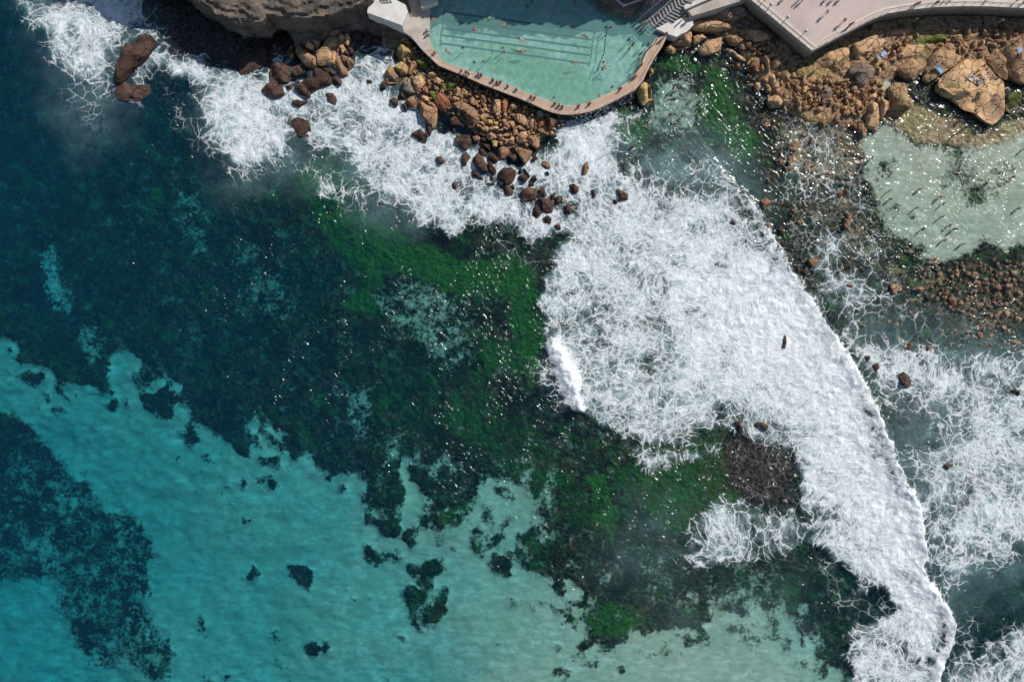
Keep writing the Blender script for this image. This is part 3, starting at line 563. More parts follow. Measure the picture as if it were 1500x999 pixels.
mesh_obj('pool_water', [W(a, b, PWZ) for a, b in WP("610,-45 616,30 630,80 645,94 700,116 790,151 822,161 838,162 866,156 895,142 928,122 945,98 958,72 968,50 1000,-45")], [tuple(range(15))[::-1]], M['pwater'], pool)
deckr = tag(empty('pool_deck', (*W(800, 160)[:2], 0)), 'curved brown concrete walkway round the pool edge', 'walkway')
MB().prism(oxy+ixy[::-1], -1.5, DZ-.06).build('sea_wall', M['dwall'], deckr)
def inset(A, B, t): return [(a[0]+(b[0]-a[0])*t, a[1]+(b[1]-a[1])*t) for a, b in zip(A, B)]
MB().prism(inset(oxy, ixy, -.03)+inset(oxy, ixy, .9)[::-1], DZ-.058, DZ).build('paving', M['deck'], deckr)
MB().prism(inset(oxy, ixy, .903)+inset(oxy, ixy, 1.04)[::-1], DZ-.5, DZ+.03).build('coping', M['coping'], deckr)
m = MB(); SP = []
rl = [W(p[0], p[1], 0)[:2] for p in OUT]; base = inset(oxy, ixy, .1)
acc = 0
for i in range(len(base)-1):
    a, b = Vector((*base[i], DZ)), Vector((*base[i+1], DZ))
    for h in (.55, 1.0): m.tube(a+Vector((0, 0, h)), b+Vector((0, 0, h)), .022, 5)
    L = (b-a).length; k = max(1, round(L/2.1))
    for j in range(k): p = a+(b-a)*(j/k); SP.append(p)
rr_ = empty('railing', (*base[8], DZ), 'thin white railing along the seaward side of the curved pool walkway', 'railing'); m.build('wire', M['rail'], rr_); copies('post', MB().tube((0, 0, 0), (0, 0, 1.02), .035, 6), M['rail'], SP, rr_)
# platform on the left of the pool
plat = empty('pool_terrace', (*W(612, 35)[:2], 0), 'worn pale concrete terrace at the left end of the pool', 'terrace')
MB().prism(xy("586,44 601,53.5 628,60 631,5 632,-40 585,-40 600,15 598,30", DZ), -1.5, DZ+.012).build('slab', M['conc'], plat)
MB().prism(xy("618,73.5 634.5,73 628,60 601,53", DZ), DZ-.3, DZ+.02).build('ramp', M['conc'], plat)
ph = empty('pump_house', (*W(565, 25)[:2], 2.2), 'white concrete block building between the cliff and the pool', 'building')
MB().prism(xy("537.5,19.5 541.5,-8 560,-10 575,-2 594,7.5 597.5,17 589,38.5", 5.0), 1.0, 5.0).build('wall', M['concw'], ph)
MB().prism(xy("538,19.3 542,-7 560,-9 575,-1.5 593.5,7.8 597,17 588.8,38", 5.0), 5.003, 5.12).build('roof', M['concw'], ph)
m = MB()
for t in (0, .33, .66, 1): m.tube(W(556+14*t, 1-1*t, 5.2), W(560+14*t, 5-1*t, 5.2), .05)
for t in (0, 1): m.tube(W(556+4*t, 1+4*t, 5.2), W(570+4*t, 0+4*t, 5.2), .05)
m.build('grate', M['steel'], ph)
b_ = MB().prism(xy("614,-10 641,-10 641,3 617,12", 3.6), 2.2, 3.6).build('white_block', M['concw']); tag(b_, 'bluish white concrete block in shade at the top edge beside the pool', 'block')
# steps
st = empty('pool_steps', (*W(950, 35)[:2], 0), 'shaded grey concrete steps going down into the pool', 'steps')
m = MB()
for k in range(15):
    z = 1.3+.22*k
    A = (922+5.0*k, 14-3.6*k); B = (943+4.3*k, 49-3.4*k); Cc = (963+3.6*k, 60-3.9*k)
    m.prism([W(p[0], p[1], z)[:2] for p in [A, B, Cc, (1022, 8-k), (1010, -50), (940+4*k, -50)]], -.5 if k == 0 else z-.24, z)
m.build('stair_flight', M['steps'], st)
def hand(nm, pts, zs, parent, every=1.6, h=.95, mat='rail', r=.035):
    m = MB(); SP = []; q = [Vector(W(p[0], p[1], z)) for p, z in zip(pts, zs)]
    for a, b in zip(q[:-1], q[1:]):
        for hh in (h*.55, h): m.tube(a+Vector((0, 0, hh)), b+Vector((0, 0, hh)), r, 5)
        k = max(1, int((b-a).length/every))
        SP += [a+(b-a)*(j/k) for j in range(k+1)][(0 if a == q[0] else 1):]
    copies('post', MB().tube((0, 0, 0), (0, 0, h), r, 5), M[mat], SP, parent)
    return m.build(nm, M[mat], parent)
hand('handrail', [(930, 36), (950, 18), (974, -2)], [1.4, 2.6, 4.0], st); hand('handrail', [(941, 38), (963, 20), (986, 0)], [1.4, 2.6, 4.0], st)
hand('handrail', [(930, 42), (948, 33)], [1.3, 1.8], st)
hand('handrail', [(956, 42), (984, 17)], [1.6, 3.4], st)
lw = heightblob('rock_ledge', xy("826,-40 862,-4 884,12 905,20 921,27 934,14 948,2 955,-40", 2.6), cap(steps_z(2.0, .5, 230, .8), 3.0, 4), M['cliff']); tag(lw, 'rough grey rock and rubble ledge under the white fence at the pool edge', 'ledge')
wf = empty('fence', (*W(913, 10)[:2], 3), 'white tubular fence bent in a V above the shaded pool corner', 'fence')
hand('rail', [(893, -8), (897, -1), (913, 12), (937, 3), (962, -2)], [3.0]*5, wf, 2.0, 1.0, 'rail', .06)
# sunlit landing and low retaining wall between steps and promenade
ld = MB().prism(dens(xy("961,43 978,34 994,27 1013,24 1016,37 1006,47 991,54 976,49", 2.6), 1, .1, 5), 0, 2.6).build('landing', M['concw']); tag(ld, 'sunlit pale rough concrete landing at the right end of the pool walkway', 'landing')
# ------------------------------------------------------------------ promenade
PZ = 4.4
pe = WP("1098,-2 1190,75 1210,64 1250,43 1280,27.5 1300,20 1330,15 1370,10.5 1410,9 1450,9.5 1500,12 1570,16 1620,20")
pin = xy(" ".join(f"{a},{b}" for a, b in pe), PZ)
far = [W(1620, -60, PZ)[:2], W(1050, -60, PZ)[:2], W(1050, -42, PZ)[:2]]
pl = empty('promenade', (*pin[5], PZ), 'wide pinkish paved promenade above the rocks', 'promenade')
MB().prism(pin+far, -1, PZ-.15).build('retaining_wall', M['wall'], pl)
MB().prism(pin+far, PZ-.148, PZ).build('paving', M['plaza'], pl)
def offs(pts, d):
    out = []
    for i, p in enumerate(pts):
        a = pts[max(0, i-1)]; b = pts[min(len(pts)-1, i+1)]; t = Vector((b[0]-a[0], b[1]-a[1])).normalized(); nn = Vector((-t.y, t.x))*d
        out.append((p[0]+nn.x, p[1]+nn.y))
    return out
for d0, d1, h in ((-.12, .38, .18), (.75, 1.15, .10)):
    MB().prism(offs(pin, d0)+offs(pin, d1)[::-1], PZ+.002, PZ+h).build('kerb', M['kerb'], pl)
wr = MB(); SP = []; q = offs(pin, .12)
for a, b in zip(q[:-1], q[1:]):
    A, B = Vector((*a, PZ)), Vector((*b, PZ))
    for h in (.5, .8, 1.1): wr.tube(A+Vector((0, 0, h)), B+Vector((0, 0, h)), .03, 5)
    k = max(1, round((B-A).length/1.7))
    for j in range(k): p = A+(B-A)*(j/k); SP.append(p)
fe = empty('fence', (*q[4], PZ), 'pale post and rail fence along the edge of the promenade', 'fence'); copies('post', MB().tube((0, 0, 0), (0, 0, 1.12), .045, 6), M['kerb'], SP, fe); wr.build('rail', M['kerb'], fe)
rp_ = empty('ramp', (*W(1040, 5)[:2], 2), 'worn pale concrete ramp and wall left of the promenade corner', 'ramp')
MB().prism(xy("1000,-50 1001,8 1014,24 1040,16 1066,8 1098,-2 1098,-50", 3.6), -.5, 3.6).build('slab', M['conc'], rp_)
MB().prism(xy("1001,9 1004,14 1050,-6 1060,-12 1056,-16", 4.2), 3.6, 4.2).build('parapet', M['concw'], rp_)
for i, (a, b) in enumerate([((1120, 19), 0), ((1144, 37), 0), ((1170, 57), 0)]):
    px, py = a; x, y, z = W(px, py, PZ); x += .3; y += .3
    e = empty('street_lamp', (x, y, PZ), ['street lamp with a pale globe on the promenade edge nearest the top of the photo', 'globe street lamp on the promenade edge, the middle one of the row', 'globe street lamp on the promenade edge nearest the wall corner'][i], 'street lamp', 'globe lamps along the promenade fence')
    MB().tube((x, y, PZ), (x, y, PZ+2.3), .06, 8).tube((x, y, PZ), (x, y, PZ+.3), .12, 8).build('post', M['steel'], e)
    MB().ball((x, y, PZ+2.55), .32, 12).build('globe', M['globe'], e, True)
# lane rope
m = MB(); SP = []; pts = [W(890, 38, PWZ+.03), W(887, 58, PWZ+.03), W(885, 78, PWZ+.03), W(879, 92, PWZ+.03), W(875, 104, PWZ+.03)]
rope = empty('lane_rope', pts[2], 'dark lane rope with small floats across the right side of the pool', 'rope')
for a, b in zip(pts[:-1], pts[1:]):
    m.tube(a, b, .07, 5)
    for j in range(4): p = Vector(a)+(Vector(b)-Vector(a))*(j/4); SP.append(p)
m.build('line', M['rope'], rope); copies('float', MB().ball((0, 0, 0), .14, 8), M['float'], SP, rope, True)
# overflow curtain of water on the sea wall
n = NT('overflow_water'); P = n.pos(); v = n.noise(n.vmath('MULTIPLY', P, (3.2, 3.2, .35)), 1.0, 4, .7)
tr = n.new('ShaderNodeBsdfTransparent'); M['fall'] = n.done(n.mixs(n.ss(v, .48, .66), tr.outputs[0], n.diff((.75, .8, .82))))
o2 = offs(oxy, -.1); vs = []; seg = o2[11:19]
for i, p in enumerate(seg): vs += [(p[0], p[1], 2.0), (p[0]+.12, p[1]-.45, .9), (p[0]+.2, p[1]-.8, .05)]
fs = [(3*i+j, 3*i+3+j, 3*i+4+j, 3*i+1+j) for i in range(len(seg)-1) for j in (0, 1)]
ov = mesh_obj('waterfall', vs, fs, M['fall']); tag(ov, 'thin white water running down the outside of the pool wall', 'overflow', kind='stuff')
# ------------------------------------------------------------------ boulders
def rock_mesh(pts, ztop, seed, zb=-.9, nang=44):
    r = random.Random(seed); cx = sum(p[0] for p in pts)/len(pts); cy = sum(p[1] for p in pts)/len(pts)
    # area centroid
    A = sx = sy = 0
    for p, q in zip(pts, pts[1:]+pts[:1]):
        c = p[0]*q[1]-q[0]*p[1]; A += c; sx += (p[0]+q[0])*c; sy += (p[1]+q[1])*c
    if abs(A) > 1e-6: cx, cy = sx/(3*A), sy/(3*A)
    rad = []
    for i in range(nang):
        a = 2*math.pi*i/nang; dx, dy = math.cos(a), math.sin(a); best = 0
        for p, q in zip(pts, pts[1:]+pts[:1]):
            ex, ey = q[0]-p[0], q[1]-p[1]; den = dx*ey-dy*ex
            if abs(den) < 1e-9: continue
            t = ((p[0]-cx)*ey-(p[1]-cy)*ex)/den; u = ((p[0]-cx)*dy-(p[1]-cy)*dx)/den
            if t > 0 and -.001 <= u <= 1.001: best = max(best, t)
        rad.append(best or .3)
    rad = [(rad[i-1]+6*rad[i]+rad[(i+1) % nang])/8*1.03 for i in range(nang)]
    size = math.sqrt(abs(A)/2/math.pi)+.05
    prof = [(.86, zb, 0), (1.0, None, .12), (1.03, None, .38), (1.02, None, .62), (.985, None, .80), (.91, None, .91), (.76, None, .975), (.48, None, 1.0), (.2, None, 1.03)]
    H = ztop; h0 = max(-.2, H-size*1.3); tx, ty = r.uniform(-.16, .16)*min(1, 1.2/size), r.uniform(-.16, .16)*min(1, 1.2/size)
    cuts = []
    for k in range(r.randint(5, 9)):
        a = r.uniform(0, 6.283); el = r.uniform(.25, 1.1); cuts.append((math.cos(a)*math.cos(el), math.sin(a)*math.cos(el), math.sin(el), r.uniform(.62, .86)))
    vs = []
    for (s_, z, f) in prof:
        for i in range(nang):
            a = 2*math.pi*i/nang; R = rad[i]*s_; x, y = R*math.cos(a), R*math.sin(a)
            zz = z if z is not None else h0+(H-h0)*f
            if z is None:
                zz += (tx*x+ty*y)*f
                nx, ny, nz = math.cos(a)*s_, math.sin(a)*s_, (zz-h0)/max(.2, H-h0)
                for (cx_, cy_, cz_, dd) in cuts:
                    dot = nx*cx_+ny*cy_+nz*cz_*1.1
                    mx = max(dd*1.25, .2)
                    if dot > mx:
                        e = (dot-mx)*.75; zz -= e*cz_*(H-h0)*1.0; x -= e*cx_*rad[i]*.35; y -= e*cy_*rad[i]*.35
            vs.append([cx+x, cy+y, zz])
    V = np.array(vs); n_ = .13*size
    for k, ax in enumerate((0, 1, 2)):
        V[nang:, ax] += n_*(.55 if ax < 2 else 1.2)*fbm(V[nang:, 0]/(.55*size)+seed*3.1, V[nang:, 1]/(.55*size)+V[nang:, 2]*1.3, 300+k, 4)
    vs = V.tolist(); vs.append([cx, cy, float(V[-nang:, 2].mean())])
    fs = []
    for j in range(len(prof)-1):
        for i in range(nang): i2 = (i+1) % nang; fs.append((j*nang+i, j*nang+i2, (j+1)*nang+i2, (j+1)*nang+i))
    b = (len(prof)-1)*nang; top = len(vs)-1
    for i in range(nang): fs.append((b+i, b+(i+1) % nang, top))
    # sit the mesh about its own origin
    o = (cx, cy, 0); vs = [(v[0]-cx, v[1]-cy, v[2]) for v in vs]
    return vs, fs, o, size, rad
ROCKS = []; POLYS = []
def add_rock(tone, h, pts_px, label=None, group='boulders'):
    pts = [W(a, b, h*.5)[:2] for a, b in pts_px]
    vs, fs, o, size, rad = rock_mesh(pts, h, 1000+len(ROCKS)*7)
    ob = mesh_obj('boulder', vs, fs, M['rock_'+tone], smooth=True); ob.location = o
    try: ob.data.set_sharp_from_angle(angle=math.radians(27))
    except Exception: pass
    ob['category'] = 'boulder'; ob['group'] = group
    xs = [p[0] for p in pts]; ys = [p[1] for p in pts]; ang = rad
    asp = max(rad)/max(.05, min(rad))
    POLYS.append(list(pts_px)); ROCKS.append(dict(o=ob, t=tone, h=h, x=o[0], y=o[1], s=size, asp=asp, label=label)); return ob
def block(ox, oy, sc, txt, group):
    for ln in txt.strip().splitlines():
        parts = ln.strip().split('|'); a = parts[0].split(' ', 2)
        add_rock(a[0], float(a[1]), WP(a[2], ox, oy, sc), parts[1].strip() if len(parts) > 1 else None, group)
GL = 'boulders in the surf below the cliff'; GP = 'boulders piled below the pool wall'; GR = 'boulders along the promenade wall'; GS = 'rocks scattered over the shallow reef'
block(400, 20, 10, '''g 2.2 760,150 870,150 1020,195 985,300 890,340 800,310 750,400 720,380 740,230|grey blocky boulder topmost of the tan pile under the cliff
t 1.8 360,430 460,500 545,545 620,560 625,770 560,790 470,770 400,680 340,590 305,530|big smooth tan slab at the left of the pile under the cliff
t 1.9 490,370 560,380 610,500 580,545 490,510
t 1.7 590,390 650,385 690,440 640,530 610,470
t 1.9 640,550 740,430 800,345 860,340 960,345 960,470 940,570 890,740 760,750 650,745 630,640|largest cracked tan boulder in the middle of the pile under the cliff
b 1.2 900,620 980,640 1060,760 1095,890 1030,925 950,900 880,770|egg shaped brown boulder at the lower right of the pile under the cliff
b 1.1 990,590 1080,620 1170,690 1180,760 1110,835 1040,720
t 1.5 1000,285 1060,320 1030,440 970,430 965,360
t 1.4 1060,310 1110,310 1130,370 1095,465 1050,450 1045,370
t 1.1 960,470 1020,455 1065,520 1040,575 970,570
d .9 1100,505 1160,510 1180,590 1130,600
d .8 1050,550 1110,570 1110,620 1050,600
b 1.0 1170,200 1230,160 1280,190 1270,250 1200,270|small boulder in deep shade between the cliff and the white building
d 1.0 1180,260 1300,240 1330,310 1250,395 1170,350
b 1.0 185,540 240,530 310,600 300,640 260,675 220,630
b .8 240,495 290,495 295,560 260,540
d 1.3 -62,880 -45,800 0,760 60,732 140,735 240,780 280,860 275,940 200,1000 60,1015 -50,990|large round purple brown boulder in the foam left of the tan slab
d 1 310,760 360,750 440,850 400,890 320,915 295,850
d 1.2 560,910 600,790 690,820 790,860 850,950 850,1030 700,1060 620,1110 480,1110 370,1010 440,960|long dark boulder across the foot of the pile under the cliff
d 1 690,810 800,800 870,840 800,870 740,850
d .9 820,850 880,850 920,920 880,950 830,900
d .7 860,930 940,920 1000,980 990,1050 900,1040 850,1000''', GL)
block(350, 0, 5, '''d 1.2 160,655 235,600 310,625 330,690 260,715 200,700|dark ridged boulder in white foam farthest left of the group under the cliff
d .4 345,630 380,615 400,645 360,670
d 1.0 405,640 460,610 520,660 520,715 440,690
d .9 390,740 440,725 490,715 505,740 440,785 400,770
d .45 635,685 690,685 720,730 705,775 650,735
d .45 380,880 430,860 510,890 530,960 520,1000 440,1000 390,930|low dark rock awash with foam, standing alone below the cliff pile
d .6 0,430 100,390 190,360 200,450 150,490 100,520 0,560|dark weedy ledge of rock at the mouth of the shaded cove''', GL)
add_rock('d', 1.6, WP("165,115 172,90 180,68 200,55 215,45 227,62 213,85 195,100 180,118 170,122"), 'tall brown rock wedge standing in the surf at the upper left', GL)
add_rock('d', .5, WP("168,130 185,122 200,125 218,124 222,138 200,149 174,146"), 'low dark rock awash under streaming foam below the tall wedge', GL)
block(350, 0, 5, '''y 1.8 1140,380 1180,330 1270,345 1290,400 1250,425 1170,435|pale yellow boulder at the top left of the pile under the pool terrace
b 1.4 1180,255 1230,260 1280,320 1260,345 1200,320 1175,290
y 1.5 1140,485 1180,445 1235,490 1230,545 1180,550
b 1.3 1075,520 1110,485 1150,500 1165,560 1155,605 1095,610 1075,570|domed brown boulder on the seaward edge of the pile by the terrace
d .8 1030,620 1060,590 1090,600 1075,650 1040,665
d .3 945,590 970,585 975,610 950,605''', GP)
block(550, 80, 10, '''b 1.2 480,140 570,90 620,170 600,240 540,310 480,290 470,210
m 1.2 570,70 640,50 740,130 810,200 790,280 740,250 640,180|green weed covered boulder right under the bend of the pool wall
t 1.5 530,350 620,300 690,230 770,330 770,400 700,460 650,540 590,550 540,430|large light tan boulder below the weed covered one
w 1.6 400,420 440,340 490,350 590,490 570,560 470,560 400,500|grey boulder with a pale crusted top edge by the white foam
y 1.2 770,280 850,255 900,290 870,350 800,355
t 1.2 850,370 900,335 980,390 930,450 870,420
m 1 935,310 1000,330 1020,380 960,370
m 1.1 950,440 1030,420 1040,490 1000,540 940,510
m 1.2 1050,420 1120,400 1180,440 1090,550 1040,510
b 1.3 690,520 730,460 770,500 770,590 700,570
b 1 760,410 830,430 830,500 780,500
g 1 840,440 920,480 930,540 870,530
m 1.1 790,540 850,520 910,620 860,700 820,640
t 1.1 650,580 720,570 790,640 810,700 740,690 650,640
r 1.5 890,600 960,540 1050,610 1100,700 1050,790 980,850 900,780 870,700|smooth reddish diamond shaped boulder in the pool wall pile
t 1.2 1150,490 1200,465 1265,510 1230,600 1180,620 1145,560
t 1.2 1270,500 1330,540 1340,600 1250,690 1215,650 1250,570
t 1 1090,590 1140,590 1210,660 1160,690 1090,640
b 1.2 445,680 520,610 570,640 635,750 600,800 500,770 450,730
b 1.5 600,640 660,680 760,760 890,800 900,880 890,1000 850,1100 760,1020 660,880 640,780|long brown boulder pointing down into the foam left of the diamond one
d .9 200,650 260,620 330,650 325,730 290,780 240,730
d .8 380,720 430,710 470,750 460,830 410,790
b 1 750,710 860,700 920,790 900,850 800,760
d .8 320,590 400,560 450,600 430,650 340,660''', GP)
block(650, 120, 10, '''b 1.7 130,310 260,290 430,370 495,450 480,560 430,680 350,650 290,520 220,410 150,400|biggest brown boulder of the pile below the pool wall
b 1.4 280,260 350,215 430,220 490,300 510,370 430,350 330,290
b 1.3 510,230 610,180 645,240 630,300 570,340 520,290
b 1 640,240 700,260 700,310 650,300
t 1.6 740,260 830,270 850,380 830,490 770,500 730,420 720,340|tall tan boulder close under the pool wall, left of a twin pair
r 1.7 850,270 900,230 940,250 935,350 900,460 840,440 845,340|rusty orange upright boulder, right one of the twin pair at the pool wall
t 1.2 940,340 1010,315 1090,350 1070,400 990,420 940,390
b 1.1 1150,340 1220,350 1220,400 1170,420
m 1.1 1260,380 1330,360 1390,400 1380,470 1290,500 1250,440|boulder capped with bright green weed at the foot of the pool wall
g 1.1 1390,410 1460,410 1480,500 1400,530 1350,480
t 1.5 1040,470 1130,470 1190,510 1240,610 1190,650 1080,590 1030,530|broad rough light tan boulder in the right half of the pool wall pile
b 1.2 1230,590 1290,540 1350,560 1330,640 1240,710
r 1.2 1340,600 1400,560 1470,560 1470,640 1400,690 1350,660
t 1 540,490 600,460 660,470 660,540 580,570 530,530
t 1 560,400 620,375 670,450 600,460
y 1 600,560 660,535 730,550 735,600 660,630 600,600
y 1 700,610 760,585 800,600 790,640 720,650
t 1 670,670 750,640 810,650 800,700 700,720
t .9 480,560 540,580 610,620 580,640 490,600
b .8 480,610 560,650 590,690 550,710 480,660
t .9 590,660 630,635 670,700 640,745 580,720
b 1.2 860,450 910,440 945,530 940,570 880,520
b 1.2 850,560 900,540 960,600 965,700 900,680 860,610
t 1.1 980,580 1030,570 1050,640 1010,690 975,640
t 1.2 1050,610 1130,620 1210,660 1210,710 1120,700 1060,680 1020,740 1010,700
t 1 1010,720 1090,700 1080,770 1020,790
b 1.2 620,780 700,740 780,730 780,820 690,860 640,830
t 1.1 790,770 850,740 960,720 960,800 880,820 800,850
t 1 780,850 850,780 920,890 880,900
t 1.1 940,860 1000,800 1050,830 1040,900 960,900
t 1.2 1090,790 1120,740 1230,730 1250,790 1180,860 1100,850
b 1.2 1060,880 1100,820 1150,770 1215,850 1210,900 1100,910
b 1.4 1220,800 1290,780 1400,860 1410,930 1350,980 1240,900|dark cracked boulder at the right hand end of the pool wall pile
b 1 430,800 500,770 540,830 500,880 440,870
d .8 540,800 600,830 620,880 560,870
d .9 435,710 540,740 610,780 590,810 470,770
y 1 700,870 760,855 800,880 770,960 710,950
t 1 815,870 850,870 870,930 830,940
d .9 510,870 600,890 680,930 680,1000 600,980 530,920
d 1.2 180,780 280,770 370,780 400,850 390,930 310,1000 240,940 180,860|dark shield shaped boulder surrounded by foam below the biggest brown one
d .7 90,580 150,500 230,560 320,660 250,650 100,630
d .6 50,440 100,420 130,480 80,510''', GP)
block(690, 170, 10, '''d .8 110,450 190,500 240,580 150,560 100,510
b 1.3 390,480 470,440 550,480 570,540 500,610 430,630 380,560|round brown boulder low in the pool wall pile beside the triangular one
d 1 235,530 290,520 370,600 430,630 340,705 270,640 230,590
d 1 555,570 610,505 660,540 670,640 620,670 570,620
b 1.5 640,460 790,415 880,470 900,520 860,620 790,715 740,640 690,560|triangular brown boulder pointing down at the bottom of the pool wall pile
d .7 885,640 940,570 975,630 900,675
d 1.2 25,620 90,550 170,590 240,760 240,820 150,790 60,730 15,660|large dark boulder with a slanting edge in foam below the pile
d 1 240,700 280,660 340,740 370,800 350,850 280,850 245,780
d 1.3 390,830 480,755 580,755 660,800 650,880 610,980 520,1000 430,940 385,880|broad dark boulder with a foam puddle on top, below the pile
d .7 10,790 60,795 130,860 190,930 110,910 20,860
d .7 690,820 730,750 755,800 750,835 700,835
d .6 765,755 800,790 870,880 850,910 790,830
d .8 695,880 750,850 820,870 820,950 760,965 700,940
d .8 870,920 910,870 955,880 965,940 920,975
d .5 850,980 890,960 920,990 900,1010
b .55 1010,720 1060,660 1150,690 1160,760 1110,770
d .5 1090,815 1130,810 1150,860 1110,840
d .4 250,880 320,860 340,920 280,930
d .4 220,980 340,980 350,1000 280,1010
b 1.4 1110,10 1190,20 1270,70 1270,120 1220,200 1150,180 1100,120|brown boulder standing apart under the wall at the overflowing water
b .8 1280,90 1380,80 1400,120 1330,160 1270,130''', GP)
block(700, 150, 5, '''d 1.2 310,660 370,615 430,630 435,690 380,720 325,710|dark dome shaped boulder in the middle of the rocks trailing into the surf
d .8 440,640 480,620 500,665 495,695 460,670
d 1 430,700 520,710 560,740 545,800 510,815 470,790 470,730
d .8 535,675 560,665 570,700 545,715
d .8 565,705 590,680 620,680 620,730 575,735
d .8 400,820 430,735 460,760 460,820 430,855
d .5 475,850 510,825 540,850 530,890 480,880
d .8 640,770 655,740 685,760 680,820 640,800
d .8 655,605 700,595 740,620 735,655 690,670
b .8 765,520 780,450 800,430 815,480 800,520 770,530|narrow upright brown rock standing alone in the foam right of the pile
d .5 830,640 860,650 865,690 845,695
d .7 1020,630 1100,670 1100,710 1050,715 1035,680
d .5 990,715 1020,705 1025,735 1005,750
d .8 180,600 220,595 260,650 255,675 210,680 185,640
d .6 240,605 260,600 270,635 250,630
d .4 560,900 600,890 610,930 575,935
d .4 370,595 400,585 415,610 390,615''', GP)
block(500, 100, 5, '''d .8 510,480 570,440 630,495 620,540 570,530
d .8 615,410 650,410 670,440 650,495 625,460
d .55 695,650 730,645 760,680 740,700 705,690|small dark rock alone in the foam below the long brown boulder
d .55 810,840 835,820 850,850 840,885 812,875|small dark pointed rock alone in the thick foam farthest below the pile
d .7 890,620 920,615 950,650 920,680 915,710 885,705
d .4 815,445 830,440 835,475 820,485
d .4 185,85 215,85 225,110 195,110''', GP)
block(750, 0, 5, '''y 2.0 915,660 960,610 1010,610 1035,660 1025,730 970,770 940,740|pale yellow square boulder against the outside of the curved walkway
y 1.3 1120,350 1150,330 1200,370 1190,395 1130,375
y .8 1000,500 1030,490 1035,540 1005,560''', GP)
block(950, 0, 5, '''t 1.8 160,320 280,260 320,230 330,330 260,350 200,355|orange sandstone boulder right beside the sunlit landing
t 1.6 310,150 450,150 590,190 600,215 500,230 380,230 320,215|long orange sandstone slab below the concrete ramp
g 2.0 500,60 540,32 700,30 740,100 650,150 560,155 490,120|big grey brown boulder in shade tucked under the ramp wall
t 1.5 330,270 400,240 420,280 370,320 330,330
t 1.2 360,370 440,280 540,270 530,370 450,400 380,400|rounded tan boulder at the water's edge below the landing
t 1.4 560,270 640,235 690,300 640,330 600,320
t 1.7 690,200 780,210 900,290 780,310 720,280|tan slab half in the shadow of the promenade wall
t .6 560,340 600,360 720,440 700,455 580,380
b 1.4 840,300 880,290 910,340 870,370
g 1.3 680,150 740,145 750,190 690,190
g 1.2 630,160 680,165 690,200 640,215''', GR)
block(1060, 60, 10, '''t 1 240,60 290,50 320,110 300,130 250,120
t 1.1 320,40 390,35 400,80 340,90
t 1.2 400,80 460,45 520,30 530,70 450,120 390,130
t .9 400,190 460,180 480,215 430,240
b 1 500,165 560,160 560,230 540,245 500,220
t 1.1 600,120 650,105 665,160 620,190
t 1.3 620,210 700,170 770,230 700,260 640,240
t 1.5 580,230 620,220 660,320 670,420 650,490 620,400|long narrow tan slab with a deep shadow along its left side
t 1.6 700,300 790,250 880,360 820,420 700,450 660,440 680,340|split light tan slab at the tip of the promenade wall's shadow
b 1.3 330,400 440,310 520,290 540,350 500,420 400,450|flat reddish brown block casting a dark pointed shadow
t 1 340,340 400,250 440,270 400,320 350,360
t .9 525,410 560,350 620,490 590,500
r .9 145,340 200,325 235,350 225,400 180,415 145,390|small rust coloured ball of rock alone at the edge of the glitter
b 1 450,450 500,425 525,450 500,490 450,490
t 1.4 830,450 920,440 980,520 940,600 870,600 800,500
t 1.2 630,510 700,470 750,500 760,580 800,620 820,680 730,690 680,600
t 1 580,560 640,560 650,630 590,630
y .9 620,650 680,640 710,700 690,750 640,750
t .7 460,620 540,610 550,690 500,750 465,700
t .5 360,640 420,620 440,660 400,680
r .5 355,530 400,505 410,550 370,570
r 1 920,620 960,610 970,700 940,730 910,700
b 1.3 960,590 1040,560 1130,600 1120,650 1050,690 980,650
t 1 990,710 1030,700 1070,840 1040,830 990,760
t 1 870,720 910,710 940,790 900,840 870,800
b 1 750,700 800,720 840,780 790,800 750,750
b 1 1050,760 1120,750 1140,810 1100,850 1060,820
y 1.2 1120,660 1190,650 1230,690 1170,810 1140,760
b 1.2 1180,800 1230,720 1300,740 1310,800 1280,900 1220,860
t 1 1220,650 1330,640 1350,680 1330,720 1250,700
t 1.5 660,820 750,790 830,820 870,900 820,960 720,980 660,900|round pitted tan boulder at the lower edge of the rubble left of the grey ball
t .8 870,880 930,860 990,910 960,950 890,960
t .8 960,800 1010,840 990,890 940,860
b .9 905,370 945,370 960,420 920,440
t 1.5 960,460 1130,370 1310,285 1270,360 1210,450 1180,535 1130,545 980,510|wide flat sandstone slab crossed by the edge of the promenade shadow
t 1.7 1300,430 1345,300 1500,185 1700,85 1860,70 1840,200 1700,310 1500,455 1400,480 1320,465|very large smooth sandstone slab parallel to the promenade wall
t .8 1140,540 1230,490 1330,480 1420,530 1390,590 1280,630 1150,630''', GR)
